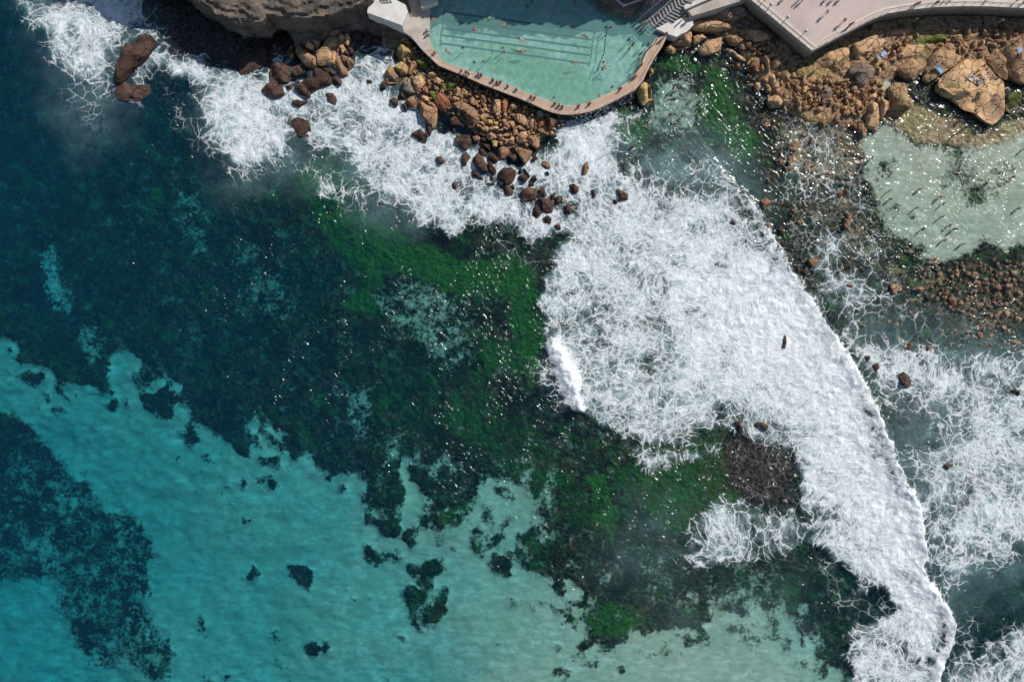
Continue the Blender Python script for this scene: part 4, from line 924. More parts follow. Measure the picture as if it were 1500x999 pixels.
block(1180, 70, 10, '''t 1.6 700,-60 860,-130 1010,-180 1230,-110 1150,0 1000,110 960,180 880,170 740,140 720,40|sunlit ribbed sandstone slab right of the very large smooth one
g 2.4 630,330 760,200 900,190 1000,260 1030,360 960,480 860,560 770,580 720,520 740,420 640,390|big grey boulder with a wide shadow on its left
b 1.4 380,270 460,235 530,270 530,340 440,390 380,360
t 1.2 270,400 330,340 390,390 370,460 330,500 270,450
g 1.8 205,640 260,590 350,590 390,660 380,750 290,790 220,740|round grey ball shaped boulder amid the rubble
b 1.1 410,650 480,610 550,680 520,710 420,730
b 1 420,770 570,710 570,770 520,840 450,830
t 1.2 560,660 660,635 710,660 660,760 600,720
t 1 710,660 780,640 790,700 730,720
t 1.3 1020,290 1060,265 1110,310 1100,380 1030,390
t 1 1115,240 1170,220 1205,270 1170,320 1120,300
t 1.4 960,470 1010,410 1100,440 1090,540 1030,590 960,530
b 1.3 820,620 880,580 950,560 990,620 900,680 850,700
t 1.1 660,860 770,770 830,860 760,930
t 1.6 870,860 960,800 1080,830 1090,960 1060,1150 1000,1190 900,1150 890,1000|pitted tan boulder hanging down into the glittering water
t 1.7 1050,700 1130,760 1220,800 1210,890 1150,1020 1090,1040 1090,860
t 1.2 900,720 1040,640 1060,740 950,800 880,800
t 2.0 1250,560 1350,510 1470,540 1490,680 1540,760 1550,850 1480,930 1410,1010 1230,960 1250,740|large upright tan boulder left of the boulders with sunbathers, in the water''', GR)
block(1200, 0, 5, '''t 2.1 875,620 920,560 1000,500 1080,440 1180,445 1270,500 1380,620 1380,700 1350,840 1270,905 1200,870 1130,810 1060,790 980,720 890,670|huge pitted rock in the tidal water carrying a group of people
t 1.8 790,530 810,430 870,360 960,360 1040,420 1010,470 900,540 810,600 770,570|pitted rounded boulder with a towel, left of the huge one
t 1.4 560,510 680,420 790,410 790,470 700,585 620,560
t 1.2 560,400 640,320 800,335 790,380 600,440|low ochre boulder edged with green weed
t 2.0 1330,370 1420,290 1500,260 1700,280 1700,600 1500,610 1420,560 1370,450|large rock at the right edge of the photo with a blue towel on it
b 1.4 1220,430 1290,375 1360,430 1410,590 1330,560 1240,480
m 1 1380,700 1420,670 1480,680 1490,780 1400,830 1370,800|green topped rock right of the huge pitted one
b 1 985,365 1020,340 1040,380 1020,395
b 1 1040,350 1070,350 1075,400 1045,415
b 1.2 100,810 140,795 170,850 160,895 110,890
b .9 290,900 330,885 350,930 340,1000 310,1020 290,960
b .5 380,940 420,940 430,965 390,965
b .9 0,890 40,885 55,940 20,965
r .6 230,920 270,900 275,950 240,960
t .5 0,760 90,770 100,850 80,870 0,840
t .45 -30,400 10,370 20,350 60,400 100,395 160,440 110,540 90,590 30,570 -40,540|wide flat orange rock just under the water left of the tidal pool
b 1.1 1085,375 1130,345 1200,340 1230,375 1180,400
b 1.1 1140,390 1240,380 1220,420 1150,430
b 1.2 1230,320 1290,310 1310,350 1260,380
b 1.0 1210,290 1240,280 1255,305 1225,310
b 1.0 1280,290 1330,285 1350,320 1310,340
m 1.1 640,300 720,270 800,260 900,260 1000,270 960,310 800,320
t 1.3 930,270 1050,255 1060,295 960,310
t 1.2 1060,265 1170,245 1150,300 1080,300
t 1.4 470,270 530,210 600,200 700,200 680,280 620,290 580,260
b 1.2 230,280 270,265 280,295 245,305
t 1.0 460,470 480,458 505,480 495,515 465,510
b .8 500,430 540,420 545,460 510,470''', GR)
block(950, 150, 5, '''b .6 820,720 860,700 910,730 900,775 840,780|round brown rock standing alone just ahead of the breaking wave
b .45 935,420 980,410 1000,440 950,465
b .45 1000,400 1040,385 1070,430 1030,460
b .45 1000,470 1040,460 1045,505 1010,510
b .4 1040,300 1090,285 1105,330 1080,365 1040,350
r .5 1180,280 1195,250 1210,290 1180,305
b .45 830,130 870,115 895,150 870,185 840,170
d .5 940,930 980,920 1000,945 970,965
d .5 600,870 630,865 645,900 625,910|small dark rock poking through the white foam behind the wave front
b .4 865,550 885,545 890,590 870,590
b .4 850,885 900,880 900,950 870,935
b .7 1430,900 1460,810 1495,810 1490,880 1450,935|long narrow tan rock with green weed on its right side
r .45 1380,660 1420,645 1430,680 1390,690
r .45 1440,640 1470,635 1470,665 1440,665
b .4 1045,790 1080,780 1085,810 1060,830
b .4 1090,870 1130,855 1135,890 1100,895''', GS)
block(1050, 350, 4.286, '''d .5 390,20 410,0 425,20 415,50
b .7 575,140 600,110 645,115 640,150 600,180|domed brown rock close ahead of the wave with three smaller ones below it
d .5 490,190 515,165 525,190 505,220
d .5 540,200 570,185 580,220 560,235
d .45 590,200 610,190 615,220 600,225
b .6 1090,300 1110,275 1155,290 1155,320 1110,355|pinkish angular rock in green shallows right of the wave
b .5 1245,315 1275,295 1320,310 1300,330 1260,330
d .5 1310,365 1320,345 1350,385 1335,395
b .6 1455,380 1480,355 1510,370 1500,430 1470,410
d .8 1145,850 1180,835 1230,890 1215,930 1165,915|largest dark brown rock in the lacy foam right of the wave
b .4 1295,680 1330,665 1360,685 1330,700
b .4 1180,690 1220,645 1245,655 1215,695
d .4 930,740 960,730 980,760 945,775
d .4 980,790 1010,775 1025,810 1000,835
b .4 815,290 840,270 860,300 830,315
d .4 885,820 905,800 920,830
y .4 900,540 920,530 935,550 910,560
d .5 405,630 425,600 450,640 430,690 410,680''', GS)
block(950, 550, 4.286, '''d .7 540,290 570,285 592,330 582,380 560,382 572,330|left one of two curved dark rocks at the lower edge of the white foam
d .7 660,310 690,288 740,303 752,330 735,345 700,312|right one of two curved dark rocks at the lower edge of the white foam''', GS)
block(1150, 550, 4.286, '''d .5 1425,95 1450,85 1475,95 1465,130
d .45 1000,560 1030,550 1060,565 1020,590''', GS)
# rubble between the traced ones, and cobbles of the tidal flat
def rnd_poly(r, x, y, rad):
    k = r.randint(5, 7); st = r.uniform(.65, 1.0); a0 = r.uniform(0, 3.14); out = []
    for i in range(k):
        a = 2*math.pi*i/k+r.uniform(-.25, .25); u, v = math.cos(a)*rad*r.uniform(.85, 1.1), math.sin(a)*rad*st*r.uniform(.85, 1.1)
        out.append((x+u*math.cos(a0)-v*math.sin(a0), y+u*math.sin(a0)+v*math.cos(a0)))
    return out
def inside(x, y, pts):
    c = False
    for (ax, ay), (bx, by) in zip(pts, pts[1:]+pts[:1]):
        if (ay > y) != (by > y) and x < (bx-ax)*(y-ay)/(by-ay)+ax: c = not c
    return c
r = random.Random(5); taken = [((q['x']*K+750), (499.5-q['y']*K), q['s']*K) for q in ROCKS]
def scatter(poly, n_, r0, r1, h0, h1, tones, group, gap=.85, tries=4000):
    pts = WP(poly); xs = [p[0] for p in pts]; ys = [p[1] for p in pts]; c = 0
    for _ in range(tries):
        if c >= n_: break
        x, y = r.uniform(min(xs), max(xs)), r.uniform(min(ys), max(ys)); rad = r.uniform(r0, r1)
        if not inside(x, y, pts) or any(inside(x, y, q) for q in POLYS) or any(math.hypot(x-a, y-b) < (rad+s_)*gap for a, b, s_ in taken): continue
        taken.append((x, y, rad)); c += 1; yield (r.choice(tones), r.uniform(h0, h1), rnd_poly(r, x, y, rad))
for t, h, p in scatter("1395,400 1440,392 1500,385 1500,510 1430,500 1400,460 1375,430", 34, 3.6, 6.5, .15, .5, 'bbbtb', GS): add_rock(t, h, p, None, 'cobbles on the flat at the right edge')
FILL = []
for t, h, p in scatter("1370,378 1440,384 1500,372 1530,372 1530,520 1430,505 1370,450 1340,400", 190, 1.6, 4.6, -.05, .3, 'b', '', .8, 9000): FILL.append((h, p))
for t, h, p in scatter("1150,290 1260,255 1300,340 1370,380 1420,500 1300,500 1220,430", 60, 1.8, 4.2, -.1, .2, 'b', ''): FILL.append((h, p))
for t, h, p in scatter("1130,150 1250,185 1290,200 1260,290 1180,280 1120,210", 40, 2, 5, -.1, .2, 'b', ''): FILL.append((h, p))
def stuff_rocks(name, items, mat, label, base=0):
    V = []; F = []
    for i, (h, p) in enumerate(items):
        vs, fs, o, s_, _ = rock_mesh([W(a, b, 0)[:2] for a, b in p], h+base, 5000+i, -.8+base*.5, 12)
        b = len(V); V += [(v[0]+o[0], v[1]+o[1], v[2]) for v in vs]; F += [tuple(b+k for k in f) for f in fs]
    ob = mesh_obj(name, V, F, mat, smooth=True); tag(ob, label, kind='stuff'); return ob
stuff_rocks('cobbles', FILL, M['rock_b'], 'small brown cobbles under shallow water')
FILL = []
for t, h, p in scatter("1030,30 1095,70 1140,120 1170,165 1250,170 1290,155 1290,120 1200,120 1150,100 1110,60", 60, 3.6, 6.5, .9, 1.5, 't', '', .7, 9000): FILL.append((h, p))
for t, h, p in scatter("1290,60 1400,45 1500,50 1500,70 1400,70 1300,90", 30, 3, 6, 1.0, 1.5, 't', '', .7, 9000): FILL.append((h, p))
for poly, n_ in (("1095,70 1140,110 1170,160 1250,170 1290,155 1290,120 1200,120 1150,100 1110,60", 170), ("610,70 585,95 620,150 680,175 745,220 790,210 830,180 800,160 700,125 640,100", 190), ("1390,60 1500,50 1500,80 1440,90 1400,80", 25), ("440,50 500,30 500,90 430,100", 15)):
    for t, h, p in scatter(poly, n_, 1.2, 4.2, .5, 1.0, 't', '', .62, 9000): FILL.append((h, p))
stuff_rocks('rubble', FILL, M['rock_t'], 'small stones wedged between the boulders', .1)

# ---- labels for the boulders that have none yet
TN = {'t': 'light tan', 'b': 'brown', 'd': 'wet dark brown', 'r': 'rusty orange', 'g': 'grey', 'y': 'pale yellow', 'm': 'weed covered green', 'w': 'pale topped'}
marks = [(q['x'], q['y'], q['label']) for q in ROCKS if q['label']]
SHORT = {}
def short(lb):
    for cut in (' below', ' under', ' at the', ' in the', ' left of', ' right of', ' beside', ' by the', ' with', ' pointing', ' close', ' standing', ' amid', ' on its', ' casting', ' crossed', ' parallel', ' hanging', ' carrying', ' edged', ' capped', ' tucked', ' half', ' surrounded', ' alone', ' trailing', ' awash', ' right under', ' just', ' of the', ' poking', ' across', ' topmost', ',', ' against', ' right beside'):
        i = lb.find(cut)
        if 12 < i: lb = lb[:i]
    return lb
cnt = {}
for _, _, l_ in marks: cnt[short(l_)] = cnt.get(short(l_), 0)+1
DIRS = ['right of', 'above and right of', 'above', 'above and left of', 'left of', 'below and left of', 'below', 'below and right of']
def size_word(s_): return 'tiny' if s_ < .45 else 'small' if s_ < .7 else 'mid-sized' if s_ < 1.05 else 'large'
used = {}
def cand(q):
    out = []
    sh = 'long ' if q['asp'] > 2.6 else 'round ' if q['asp'] < 1.45 else ''
    nt = 'rock' if q['s'] < .6 else 'boulder'
    ms = sorted((math.hypot(q['x']-a, q['y']-b), a, b, l_) for a, b, l_ in marks)[:9]
    for d, a, b, l_ in ms:
        an = math.degrees(math.atan2(q['y']-b, q['x']-a)) % 360; dr = DIRS[int((an+22.5)//45) % 8]
        near = 'touching, ' if d < 2.2 else 'close, ' if d < 5 else 'some way '
        for form in (f"{size_word(q['s'])} {sh}{TN[q['t']]} {nt}, {near}{dr} the {short(l_)}", ):
            if cnt[short(l_)] == 1 and len(form.split()) <= 16: out.append(form)
    return out
for q in ROCKS:
    if q['label']: q['o']['label'] = q['label']; used[q['label']] = 1
for q in sorted((q for q in ROCKS if not q['label']), key=lambda q: -q['s']):
    cs_ = cand(q); pick = next((c_ for c_ in cs_ if c_ not in used), None)
    if pick is None: pick = f"{size_word(q['s'])} {TN[q['t']]} rock about {abs(q['x']):.0f} steps from the middle of the bay"
    used[pick] = 1; q['o']['label'] = pick
# ------------------------------------------------------------------ people
def colmat(name, rough):
    n = NT(name); oi = n.new('ShaderNodeObjectInfo'); v = n.noise(n.obj(), 9, 3)
    return n.done(n.prin(n.mixc(n.math('MULTIPLY', n.ss(v, .4, .7), .25), oi.outputs['Color'], (.05, .04, .04)), rough))
M['skin'] = colmat('skin', .6); M['cloth'] = colmat('cloth', .8); M['hair'] = colmat('hair', .7)
def skin_mesh(name, nodes, edges, lvl=1):
    me = bpy.data.meshes.new(name); me.from_pydata([p[:3] for p in nodes], edges, []); o = bpy.data.objects.new(name, me); COL.objects.link(o)
    md = o.modifiers.new('s', 'SKIN'); md.use_smooth_shade = True; sv = me.skin_vertices[0].data
    for i, p in enumerate(nodes): sv[i].radius = (p[3], p[4] if len(p) > 4 else p[3]); sv[i].use_root = (i == 0)
    sb = o.modifiers.new('u', 'SUBSURF'); sb.levels = lvl; sb.render_levels = lvl
    dg = bpy.context.evaluated_depsgraph_get(); dg.update(); m2 = bpy.data.meshes.new_from_object(o.evaluated_get(dg)); m2.name = name
    bpy.data.objects.remove(o); return m2
# joints: 0 pelvis 1 waist 2 chest 3 neck 4 head 5 crown | 6,7 hips 8,9 knees 10,11 ankles 12,13 toes | 14,15 shoulders 16,17 elbows 18,19 hands
ED = [(0, 1), (1, 2), (2, 3), (3, 4), (4, 5), (0, 6), (0, 7), (6, 8), (7, 9), (8, 10), (9, 11), (10, 12), (11, 13), (2, 14), (2, 15), (14, 16), (15, 17), (16, 18), (17, 19)]
RR = [(.15, .11), (.13, .10), (.16, .11), (.055, .055), (.10, .11), (.07, .08), (.09, .09), (.09, .09), (.06, .06), (.06, .06), (.042, .042), (.042, .042), (.04, .03), (.04, .03), (.07, .065), (.07, .065), (.042, .042), (.042, .042), (.035, .025), (.035, .025)]
def pose(P, L, A):   # P: six spine points; L: four points per leg (left, right); A: three per arm
    J = list(P)+[L[0][0], L[1][0], L[0][1], L[1][1], L[0][2], L[1][2], L[0][3], L[1][3], A[0][0], A[1][0], A[0][1], A[1][1], A[0][2], A[1][2]]
    return J
mir = lambda pts: [(-a, b, c) for a, b, c in pts]
sl = [(.10, 0, .90), (.11, .02, .50), (.11, -.02, .08), (.12, .15, .04)]; sa = [(.20, 0, 1.42), (.27, -.02, 1.14), (.27, .08, .88)]
sp = [(0, 0, .96), (0, 0, 1.12), (0, 0, 1.34), (0, 0, 1.50), (0, .02, 1.62), (0, .02, 1.74)]
POSES = {
 'stand': pose(sp, (sl, mir(sl)), (sa, mir(sa))),
 'walk': pose(sp, ([(.10, 0, .9), (.11, .22, .52), (.11, .26, .1), (.11, .42, .06)], [(-.10, 0, .9), (-.11, -.06, .48), (-.11, -.36, .16), (-.11, -.26, .05)]), ([(.2, 0, 1.42), (.27, -.15, 1.17), (.25, -.12, .92)], [(-.2, 0, 1.42), (-.27, .12, 1.17), (-.25, .32, 1.0)])),
 'sit': pose([(0, 0, .13), (0, 0, .28), (0, -.02, .5), (0, 0, .66), (0, .04, .78), (0, .04, .9)], ([(.1, .05, .12), (.14, .46, .14), (.13, .5, -.3), (.13, .62, -.36)], [(-.1, .05, .12), (-.14, .46, .14), (-.13, .5, -.3), (-.13, .62, -.36)]), ([(.2, 0, .58), (.28, -.06, .32), (.26, .16, .16)], [(-.2, 0, .58), (-.28, -.06, .32), (-.26, .16, .16)])),
 'rest': pose([(0, 0, .13), (0, -.04, .28), (0, -.12, .5), (0, -.12, .66), (0, -.08, .78), (0, -.08, .9)], ([(.1, .05, .12), (.15, .42, .42), (.13, .7, .06), (.13, .85, .04)], [(-.1, .05, .12), (-.15, .45, .3), (-.16, .8, .06), (-.17, .95, .04)]), ([(.2, -.12, .58), (.3, -.3, .34), (.28, -.42, .06)], [(-.2, -.12, .58), (-.28, .04, .4), (-.2, .3, .4)])),
 'lie': pose([(0, 0, .12), (0, -.18, .12), (0, -.4, .13), (0, -.56, .13), (0, -.68, .14), (0, -.8, .14)], ([(.1, .06, .1), (.13, .48, .12), (.13, .88, .07), (.16, .98, .12)], [(-.1, .06, .1), (-.16, .46, .16), (-.15, .86, .07), (-.18, .96, .12)]), ([(.2, -.48, .12), (.34, -.24, .07), (.3, 0, .05)], [(-.2, -.48, .12), (-.36, -.6, .07), (-.2, -.78, .05)])),
 'swim': pose([(0, 0, -.03), (0, .15, -.01), (0, .38, .01), (0, .54, .03), (0, .66, .06), (0, .78, .06)], ([(.09, -.05, -.05), (.12, -.48, -.05), (.1, -.88, -.12), (.1, -1.02, -.16)], [(-.09, -.05, -.05), (-.14, -.46, -.12), (-.12, -.86, -.05), (-.12, -1.0, -.06)]), ([(.2, .44, .03), (.3, .72, .1), (.2, .98, .02)], [(-.2, .42, .01), (-.34, .16, .0), (-.36, -.1, -.08)]))}
PROTO = {}
for nm, J in POSES.items():
    body = skin_mesh('person', [(*J[i], *RR[i]) for i in range(20)], ED)
    up = (Vector(J[5])-Vector(J[4])).normalized(); hc = Vector(J[4])+up*.035
    h = MB(); h.ball((0, 0, 0), .115, 10)
    h.v = [tuple(hc+Vector(v)*(.98 if Vector(v).dot(up) > -.03 else .8)+up*.012) for v in h.v]
    hm = bpy.data.meshes.new('hair'); hm.from_pydata(h.v, [], h.f); hm.polygons.foreach_set('use_smooth', [True]*len(hm.polygons))
    sh = skin_mesh('shorts', [(*J[0], .165, .125), (*(Vector(J[0])*.4+Vector(J[1])*.6), .145, .115), (*J[6], .105), (*J[7], .105), (*(Vector(J[6])*.5+Vector(J[8])*.5), .092), (*(Vector(J[7])*.5+Vector(J[9])*.5), .092)], [(0, 1), (0, 2), (0, 3), (2, 4), (3, 5)])
    st_ = skin_mesh('shirt', [(*J[1], .155, .125), (*J[2], .18, .13), (*(Vector(J[2])*.45+Vector(J[3])*.55), .08), (*J[14], .09), (*J[15], .09), (*(Vector(J[14])*.4+Vector(J[16])*.6), .062), (*(Vector(J[15])*.4+Vector(J[17])*.6), .062)], [(0, 1), (1, 2), (1, 3), (1, 4), (3, 5), (4, 6)])
    for m_, k in ((body, 'skin'), (hm, 'hair'), (sh, 'cloth'), (st_, 'cloth')): m_.materials.clear(); m_.materials.append(M[k])
    PROTO[nm] = (body, hm, sh, st_)
CC = {'red': (.55, .03, .03), 'blue': (.04, .12, .45), 'white': (.75, .75, .75), 'black': (.02, .02, .025), 'green': (.10, .55, .10), 'pink': (.7, .12, .3), 'grey': (.25, .26, .28), 'orange': (.75, .2, .04), 'navy': (.02, .03, .09), 'pale blue': (.3, .45, .65), 'yellow': (.7, .6, .08), 'teal': (.03, .3, .3), 'none': None}
pr = random.Random(3)
def person(ps, px, py, z, head, top, bot, label, group=None, gz=0):
    body, hm, sh, st_ = PROTO[ps]
    o = bpy.data.objects.new('person', body); COL.objects.link(o); x, y, _ = W(px, py, z)
    o.location = (x, y, z+gz); o.rotation_euler = (0, 0, math.radians(head)); s_ = pr.uniform(.97, 1.1); o.scale = (s_, s_, s_)
    k = pr.choice([(.62, .36, .26), (.55, .30, .20), (.48, .26, .17), (.66, .42, .31), (.30, .16, .10)]); o.color = (*k, 1)
    tag(o, label, 'person', group)
    for m_, nm, c in ((hm, 'hair', pr.choice([(.02, .013, .01), (.05, .03, .02), (.12, .07, .03), (.3, .2, .09)])), (sh, 'shorts', CC[bot]), (st_, 'shirt', CC[top])):
        if c is None: continue
        q = bpy.data.objects.new(nm, m_); COL.objects.link(q); q.parent = o; q.color = (*c, 1)
def many(txt, ps, z, group, gz=0):
    for ln in txt.strip().splitlines():
        a, lb = ln.split('|'); t = a.split(); p_ = ps; zz = z
        if t[0] in POSES: p_ = t.pop(0)
        px, py = map(float, t[0].split(',')); hd = float(t[1]); top, bot = t[2].replace('_', ' '), t[3].replace('_', ' ')
        if len(t) > 4: zz = float(t[4])
        person(p_, px, py, zz, hd, top, bot, lb.strip(), group, gz)
many('''1119,3 40 red navy|person in a red top by the fence at the top left end of the promenade
walk 1150,-3 130 grey black|person walking on the promenade at the top edge above the lamps
1172,-1 200 black navy|person in black at the top edge of the promenade casting a wide shadow
1176,1 20 blue grey|person in a blue top beside the one casting a wide shadow at the top edge
walk 1208,22 120 pale_blue white|person in a pale blue top walking alone in the middle of the promenade
walk 1213,-3 120 navy black|person at the top edge of the promenade, left one of a walking trio
walk 1222,-2 120 grey navy|person at the top edge of the promenade, middle one of a walking trio
walk 1233,-3 120 blue black|person at the top edge of the promenade, right one of a walking trio
walk 1233,34 140 orange black|person in an orange top walking towards the promenade corner
1241,40.5 200 black navy|dark clothed person of the pair leaning at the promenade fence near the corner
1245,38.5 200 pink black|person in a pink top of the pair at the promenade fence near the corner
1335,11.5 190 navy grey|person in navy looking over the fence at the middle of the promenade bend
1341,9.5 170 red navy|person in red looking over the fence at the middle of the promenade bend
1367,8.5 180 black black|person in black leaning alone on the fence right of the red and navy pair
walk 1386,-1 90 white navy|person in white walking at the top edge right of the promenade bend
walk 1395,-2 90 grey black|person in grey walking just behind the one in white at the top edge
walk 1448,-2 100 blue black|person walking alone at the top edge of the promenade towards the right
1485,5 200 navy navy|person in navy near the top right corner of the promenade
1494,8 180 black grey|person at the fence in the top right corner of the photo''', 'stand', PZ, 'people on the promenade')
many('''636,29 60 none red|swimmer beside the left wall of the pool
716,24 190 green navy|swimmer in a bright green top above the second lane line
736,38 -70 none red|swimmer with outstretched arms between the lane lines, splashing
698,44 80 red navy|swimmer in a red top between the middle lane lines
766,59 70 none pink|swimmer with pale back in the lower lanes at the middle of the pool
stand 737,70 0 none navy|bather standing below the lanes, upper one of two close together
stand 739,76 30 none black|bather standing below the lanes, lower one of two close together
stand 722,76 90 none black|dark haired bather left of the close pair below the lanes
767,76 100 none red|swimmer right of centre just below the lane lines, the redder of two
762,75 100 none black|swimmer right of centre just below the lane lines, the darker of two
stand 678,70 200 black black|bather in black alone below the left end of the lanes
658,77 60 none pink|swimmer in the lower left corner of the pool
stand 695,91 150 none navy|bather near the lower left edge of the pool, left one of two
stand 708,90 200 none grey|bather near the lower left edge of the pool, right one of two
stand 773,9 0 black black|person in dark shaded water at the top of the pool, lower one of two
stand 779,3 0 navy black|person in dark shaded water at the top of the pool, upper one of two
843,6 40 navy navy|swimmer in shaded water near the top edge, right of the lanes
840,39 90 none black|swimmer in shaded water over the second lane line from the top
855,52 -110 none red|swimmer in shade near the right end of the lanes
843,92 95 none red|swimmer at the right end of the bottom lane line
stand 889,39 0 green black|person by the upper end of the lane rope, left one of two
stand 895,40 0 pink navy|person by the upper end of the lane rope, right one of two
stand 922,58 130 black black|bather in black at the right part of the pool in front of the steps
stand 928,65 90 none black|bather in front of the steps just right of the lone sunlit one
stand 922,71 30 orange navy|bather in an orange top in the right part of the pool
stand 942,66 100 black black|dark clothed bather at the right pool wall, left one of a pair
stand 950,65 100 black navy|dark clothed bather at the right pool wall, right one of a pair
stand 940,78 10 none black|bather close to the right pool wall below the dark clothed pair
stand 936,87 80 red white|bather in a red top close to the right pool wall
stand 884,91 180 red white|person in a red top at the lower end of the lane rope
stand 883,101 120 none pink|bather just below the lower end of the lane rope
890,101 60 none white|pale swimmer right of the lower end of the lane rope
stand 923,110 60 none black|bather at the lower right edge of the pool near the seated pair
stand 897,127 200 none orange|bather at the lower right of the pool facing the walkway
883,142 80 none grey|swimmer resting along the lower right pool wall
stand 812,142 0 white white|bather in a white cap near the bottom tip of the pool''', 'swim', PWZ, 'swimmers in the pool', 0)
for o in [q for q in COL.objects if q.name.startswith('person') and q.get('group') == 'swimmers in the pool' and q.data == PROTO['stand'][0]]: o.location.z = PWZ-1.28
many('''625,46 -80 navy grey|person sitting at the upper left pool edge on the pale terrace
626,52 -80 none black|person sitting below the other at the pale terrace pool edge
637,78 -50 white black|person sitting on the pool edge at the start of the brown walkway
676,105 -20 orange black|seated person in orange at the pool edge, leftmost of a trio on the walkway
683,106.5 -20 red navy|seated person in red at the pool edge beside the one in orange
687,108.5 -20 white pink|seated person in white at the pool edge beside the one in red
701,109.5 -20 pink red|seated person in pink on the pool edge, upper left of the walkway middle
705,111 -20 none red|seated bather beside the one in pink on the pool edge
722,118.5 -20 navy black|seated person in navy at the middle of the walkway pool edge
728,122 -20 black black|seated person in black with a long shadow at the middle of the walkway
733,121.5 -20 none red|seated bather with feet in the pool right of the one in black
744,127 -20 red black|seated person in red alone between two groups on the pool edge
757,131.5 -20 white grey|seated person in white and grey alone on the pool edge
778,143 -25 red red|left one of two people in red seated close together on the walkway
783,144.5 -25 red black|right one of two people seated close together on the walkway
813,152.5 -10 orange black|seated person in orange, left one of three at the bottom of the pool curve
819,155.5 -5 white navy|seated person in white, middle one of three at the bottom of the pool curve
824,157.5 -5 blue navy|seated person in blue, right one of three at the bottom of the pool curve
848,156.5 10 pink navy|seated person in pink just right of the bottom of the pool curve
864,153 20 red black|seated person in red on the rising right side of the walkway
909,131.5 35 orange black|seated person in orange alone on the right side of the walkway
928,115 50 red navy|left one of two seated people at the right bend of the walkway
932,113 50 none black|right one of two seated people at the right bend of the walkway
940,96 60 red black|seated person in red on the straight right part of the walkway
stand 959,64 60 blue black|person standing in blue on the upper right part of the walkway
stand 974,54 0 pink white|person in pink standing where the walkway meets the landing''', 'sit', DZ+.03, 'people sitting round the pool edge')
many('''stand 961,26 0 pink pink 3.3|person in magenta on the shaded steps
938,22 200 none red 2.2|person sitting on the shaded steps, left one of two high up
943,21 200 red black 2.6|person sitting on the shaded steps, right one of two high up
stand 939,38 180 none pink 1.5|bather at the foot of the handrail on the steps
stand 945,39 180 black black 1.7|person in black beside the foot of the handrail on the steps
stand 956,6 200 blue grey 4.0|person in blue at the top of the shaded steps
stand 1000,29 200 grey navy 2.6|left one of two people standing on the sunlit landing
stand 1009,29 170 pale_blue white 2.6|person in pale blue standing right on the sunlit landing
stand 592,37 180 pink black 2.21|person standing against the end wall of the white building''', 'sit', 3, 'people round the steps')
many('''stand 1206,92 0 navy navy 1.6|person in navy alone on the very large smooth slab casting a thin shadow
stand 1293,67 30 blue black 1.6|person in blue standing on the ribbed slab
stand 1285,58 30 white grey 1.6|person in white and grey on the ribbed slab near the wall shadow
lie 1292,83 40 grey white 1.7|person lying on the ribbed slab by its lower edge
rest 1300,87 120 red red 1.2|person in red sitting in the gap right of the ribbed slab
rest 1318,84 60 teal navy 1.3|person in teal sitting on the low ochre boulder
stand 1338,32 0 pale_blue blue 1.4|person in pale blue standing in the shade of the promenade wall
stand 1462,34 100 white navy 1.4|person in white in the shade below the right end of the promenade
rest 1372,92 150 white navy 1.85|left one of two people sitting on the pitted rounded boulder
rest 1379,94 200 grey black 1.85|right one of two people sitting on the pitted rounded boulder
rest 1430,106 140 green navy 2.15|person in a green top sitting on the huge pitted rock
rest 1439,98 100 red black 2.15|person in a red top sitting highest on the huge pitted rock
rest 1444,102 230 orange black 2.15|person in orange sitting beside the one in red on the huge rock
rest 1419,114 30 grey white 2.15|person in grey at the left end of the group on the huge rock
lie 1429,116 60 none white 2.15|sunbather lying below the one in green on the huge rock
lie 1439,115 60 none pale_blue 2.15|sunbather lying in the middle of the group on the huge rock
rest 1445,109 260 white pale_blue 2.15|person in white sitting right of the middle of the group on the huge rock
rest 1451,116 60 pale_blue grey 2.1|person in pale blue at the lower right of the group on the huge rock
rest 1457,117 60 black black 2.1|person in black sitting apart on the right of the huge rock
stand 1452,143 130 orange navy 2.0|upper one of two people standing low on the huge rock
stand 1450,150 130 blue grey 1.95|lower one of two people standing low on the huge rock
rest 1488,83 90 navy grey 2.0|person in navy beside the blue towel on the right edge rock
rest 1491,59 200 pink white 2.0|person in pink sitting at the top of the right edge rock
rest 1496,54 200 red white 2.0|person in red at the top of the right edge rock
stand 1479,164 0 white blue .9|person in white and blue beside the green topped rock''', 'rest', 2, 'people on the rocks')
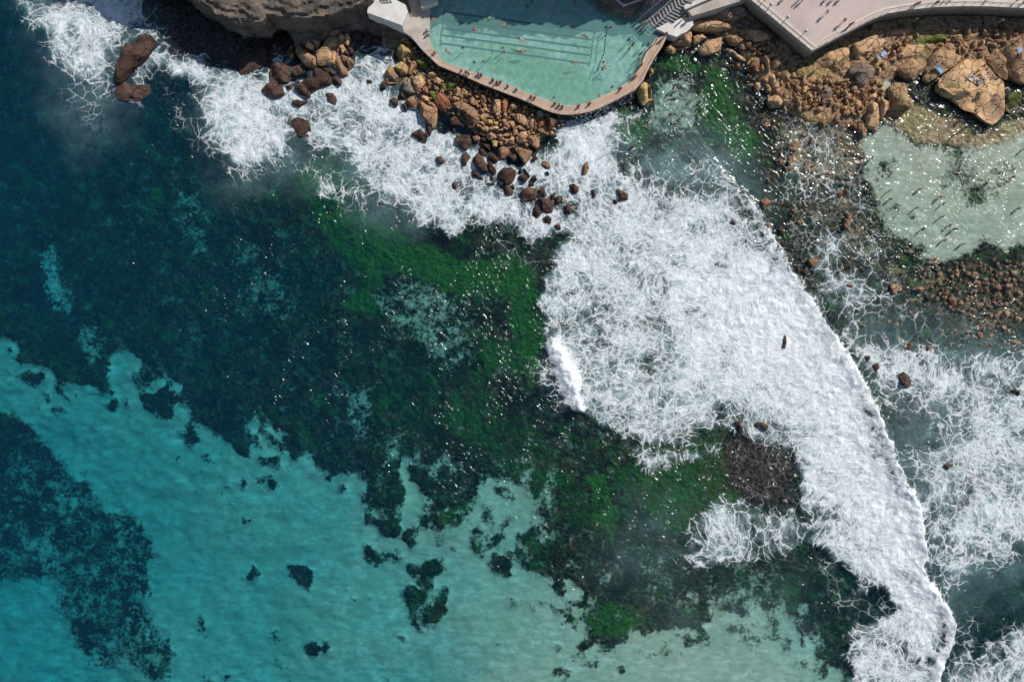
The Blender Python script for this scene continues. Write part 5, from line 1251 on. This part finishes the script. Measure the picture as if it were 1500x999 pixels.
WADE = [(1414,187,'blue','red','person in blue wading in the glitter below the huge rock'),(1404,179,'red','black','person in red wading left of the one in blue below the huge rock'),(1398,198,'navy','black','person in navy wading in the glitter with a long dark shadow'),
 (1499,219,'red','navy','person in red wading at the right edge of the photo'),(1277,232,'pink','white','person in pink alone at the left edge of the pale tidal pool'),(1302,280,'black','black','person in black wading near the left side of the tidal pool'),(1304,292,'none','red','bather just below the one in black at the left of the tidal pool'),
 (1348,277,'white','black','person in white wading in the upper middle of the tidal pool'),(1377,289,'none','pink','upper one of two waders right of the middle of the tidal pool'),(1381,299,'orange','black','wader in orange, lower one of two right of the middle of the tidal pool'),(1342,305,'none','black','bather next to the dark round patch in the tidal pool'),
 (1379,318,'black','black','person in black in the centre of the tidal pool'),(1390,331,'red','white','wader in red, left one of a close pair low in the tidal pool'),(1398,336,'red','black','wader in red and black, right one of a close pair low in the tidal pool'),(1351,336,'black','navy','dark clothed wader alone at the lower left of the tidal pool'),
 (1491,306,'red','black','wader in red far to the right in the tidal pool'),(1483,260,'none','orange','bather in orange shorts at the upper right of the tidal pool'),(1383,352,'none','pink','bather in pink shorts near the lower edge of the tidal pool'),(1410,358,'none','red','bather in red shorts near the lower edge of the tidal pool'),
 (1435,366,'black','white','left one of two waders by the cobbles under the tidal pool'),(1443,362,'blue','blue','wader in blue by the cobbles under the tidal pool'),(982,168,'red','black','left one of two bathers in the glitter right of the pool wall'),(999,170,'none','black','right one of two bathers in the glitter right of the pool wall'),
 (986,130,'black','navy','dark clothed wader on the pale patch beside the pale yellow boulder'),(993,129,'red','navy','wader in red on the pale patch beside the pale yellow boulder'),(1016,257,'red','red','surf bather in red at the upper end of the big wave'),(996,266,'none','pink','surf bather left of the one in red at the upper end of the wave'),(926,215,'red','red','lone surf bather in milky water below the pool wall')]
for i, (a, b, t, bt, lb) in enumerate(WADE): person('stand', a, b, 0, pr.uniform(0, 360), t, bt, lb, 'waders in the sea'); list(COL.objects)
for o in [q for q in COL.objects if q.name.startswith('person') and q.get('group') == 'waders in the sea']: o.location.z = -.9
person('swim', 1366, 377, .02, -85, 'none', 'pale blue', 'upper one of two snorkellers floating over the cobbles', 'snorkellers')
person('swim', 1368, 384, .02, -80, 'none', 'red', 'lower one of two snorkellers floating over the cobbles', 'snorkellers')
# towels and bags
def towel(px, py, z, ang, c, lb, l=1.7, w_=.85):
    n_ = 8; vs = []; a = math.radians(ang); x0, y0, _ = W(px, py, z)
    for top in (1, 0):
        for i in range(n_+1):
            for j in range(5):
                u, v = (i/n_-.5)*l, (j/4-.5)*w_; h = .03*math.sin(i*1.3+j)+.03*math.cos(j*2+i*.4)+.05
                vs.append((u*math.cos(a)-v*math.sin(a), u*math.sin(a)+v*math.cos(a), h+(.03 if top else 0)))
    N = (n_+1)*5; fs = []
    for i in range(n_):
        for j in range(4): q = i*5+j; fs.append((q, q+5, q+6, q+1)); fs.append((N+q, N+q+1, N+q+6, N+q+5))
    rim = [i*5 for i in range(n_+1)]+[n_*5+j for j in range(1, 5)]+[i*5+4 for i in range(n_-1, -1, -1)]+[3, 2, 1]
    for p, q in zip(rim, rim[1:]+rim[:1]): fs.append((p, q, N+q, N+p))
    o = mesh_obj('towel', vs, fs, M['cloth']); o.location = (x0, y0, z); o.color = (*CC[c], 1); tag(o, lb, 'towel', 'towels on the rocks')
towel(1376, 102, 1.8, 130, 'pale blue', 'pale blue towel on the pitted rounded boulder')
towel(1494, 77, 1.98, 95, 'pale blue', 'bright blue towel on the rock at the right edge')
towel(1424, 113, 2.1, 60, 'white', 'white towel on the left of the group on the huge rock', 1.6, .8)
towel(1437, 119, 2.1, 60, 'grey', 'grey towel under the group on the huge rock', 1.6, .8)
towel(1292, 81, 1.65, 40, 'pale blue', 'pale towel on the lower edge of the ribbed sandstone slab', 1.9, .9)
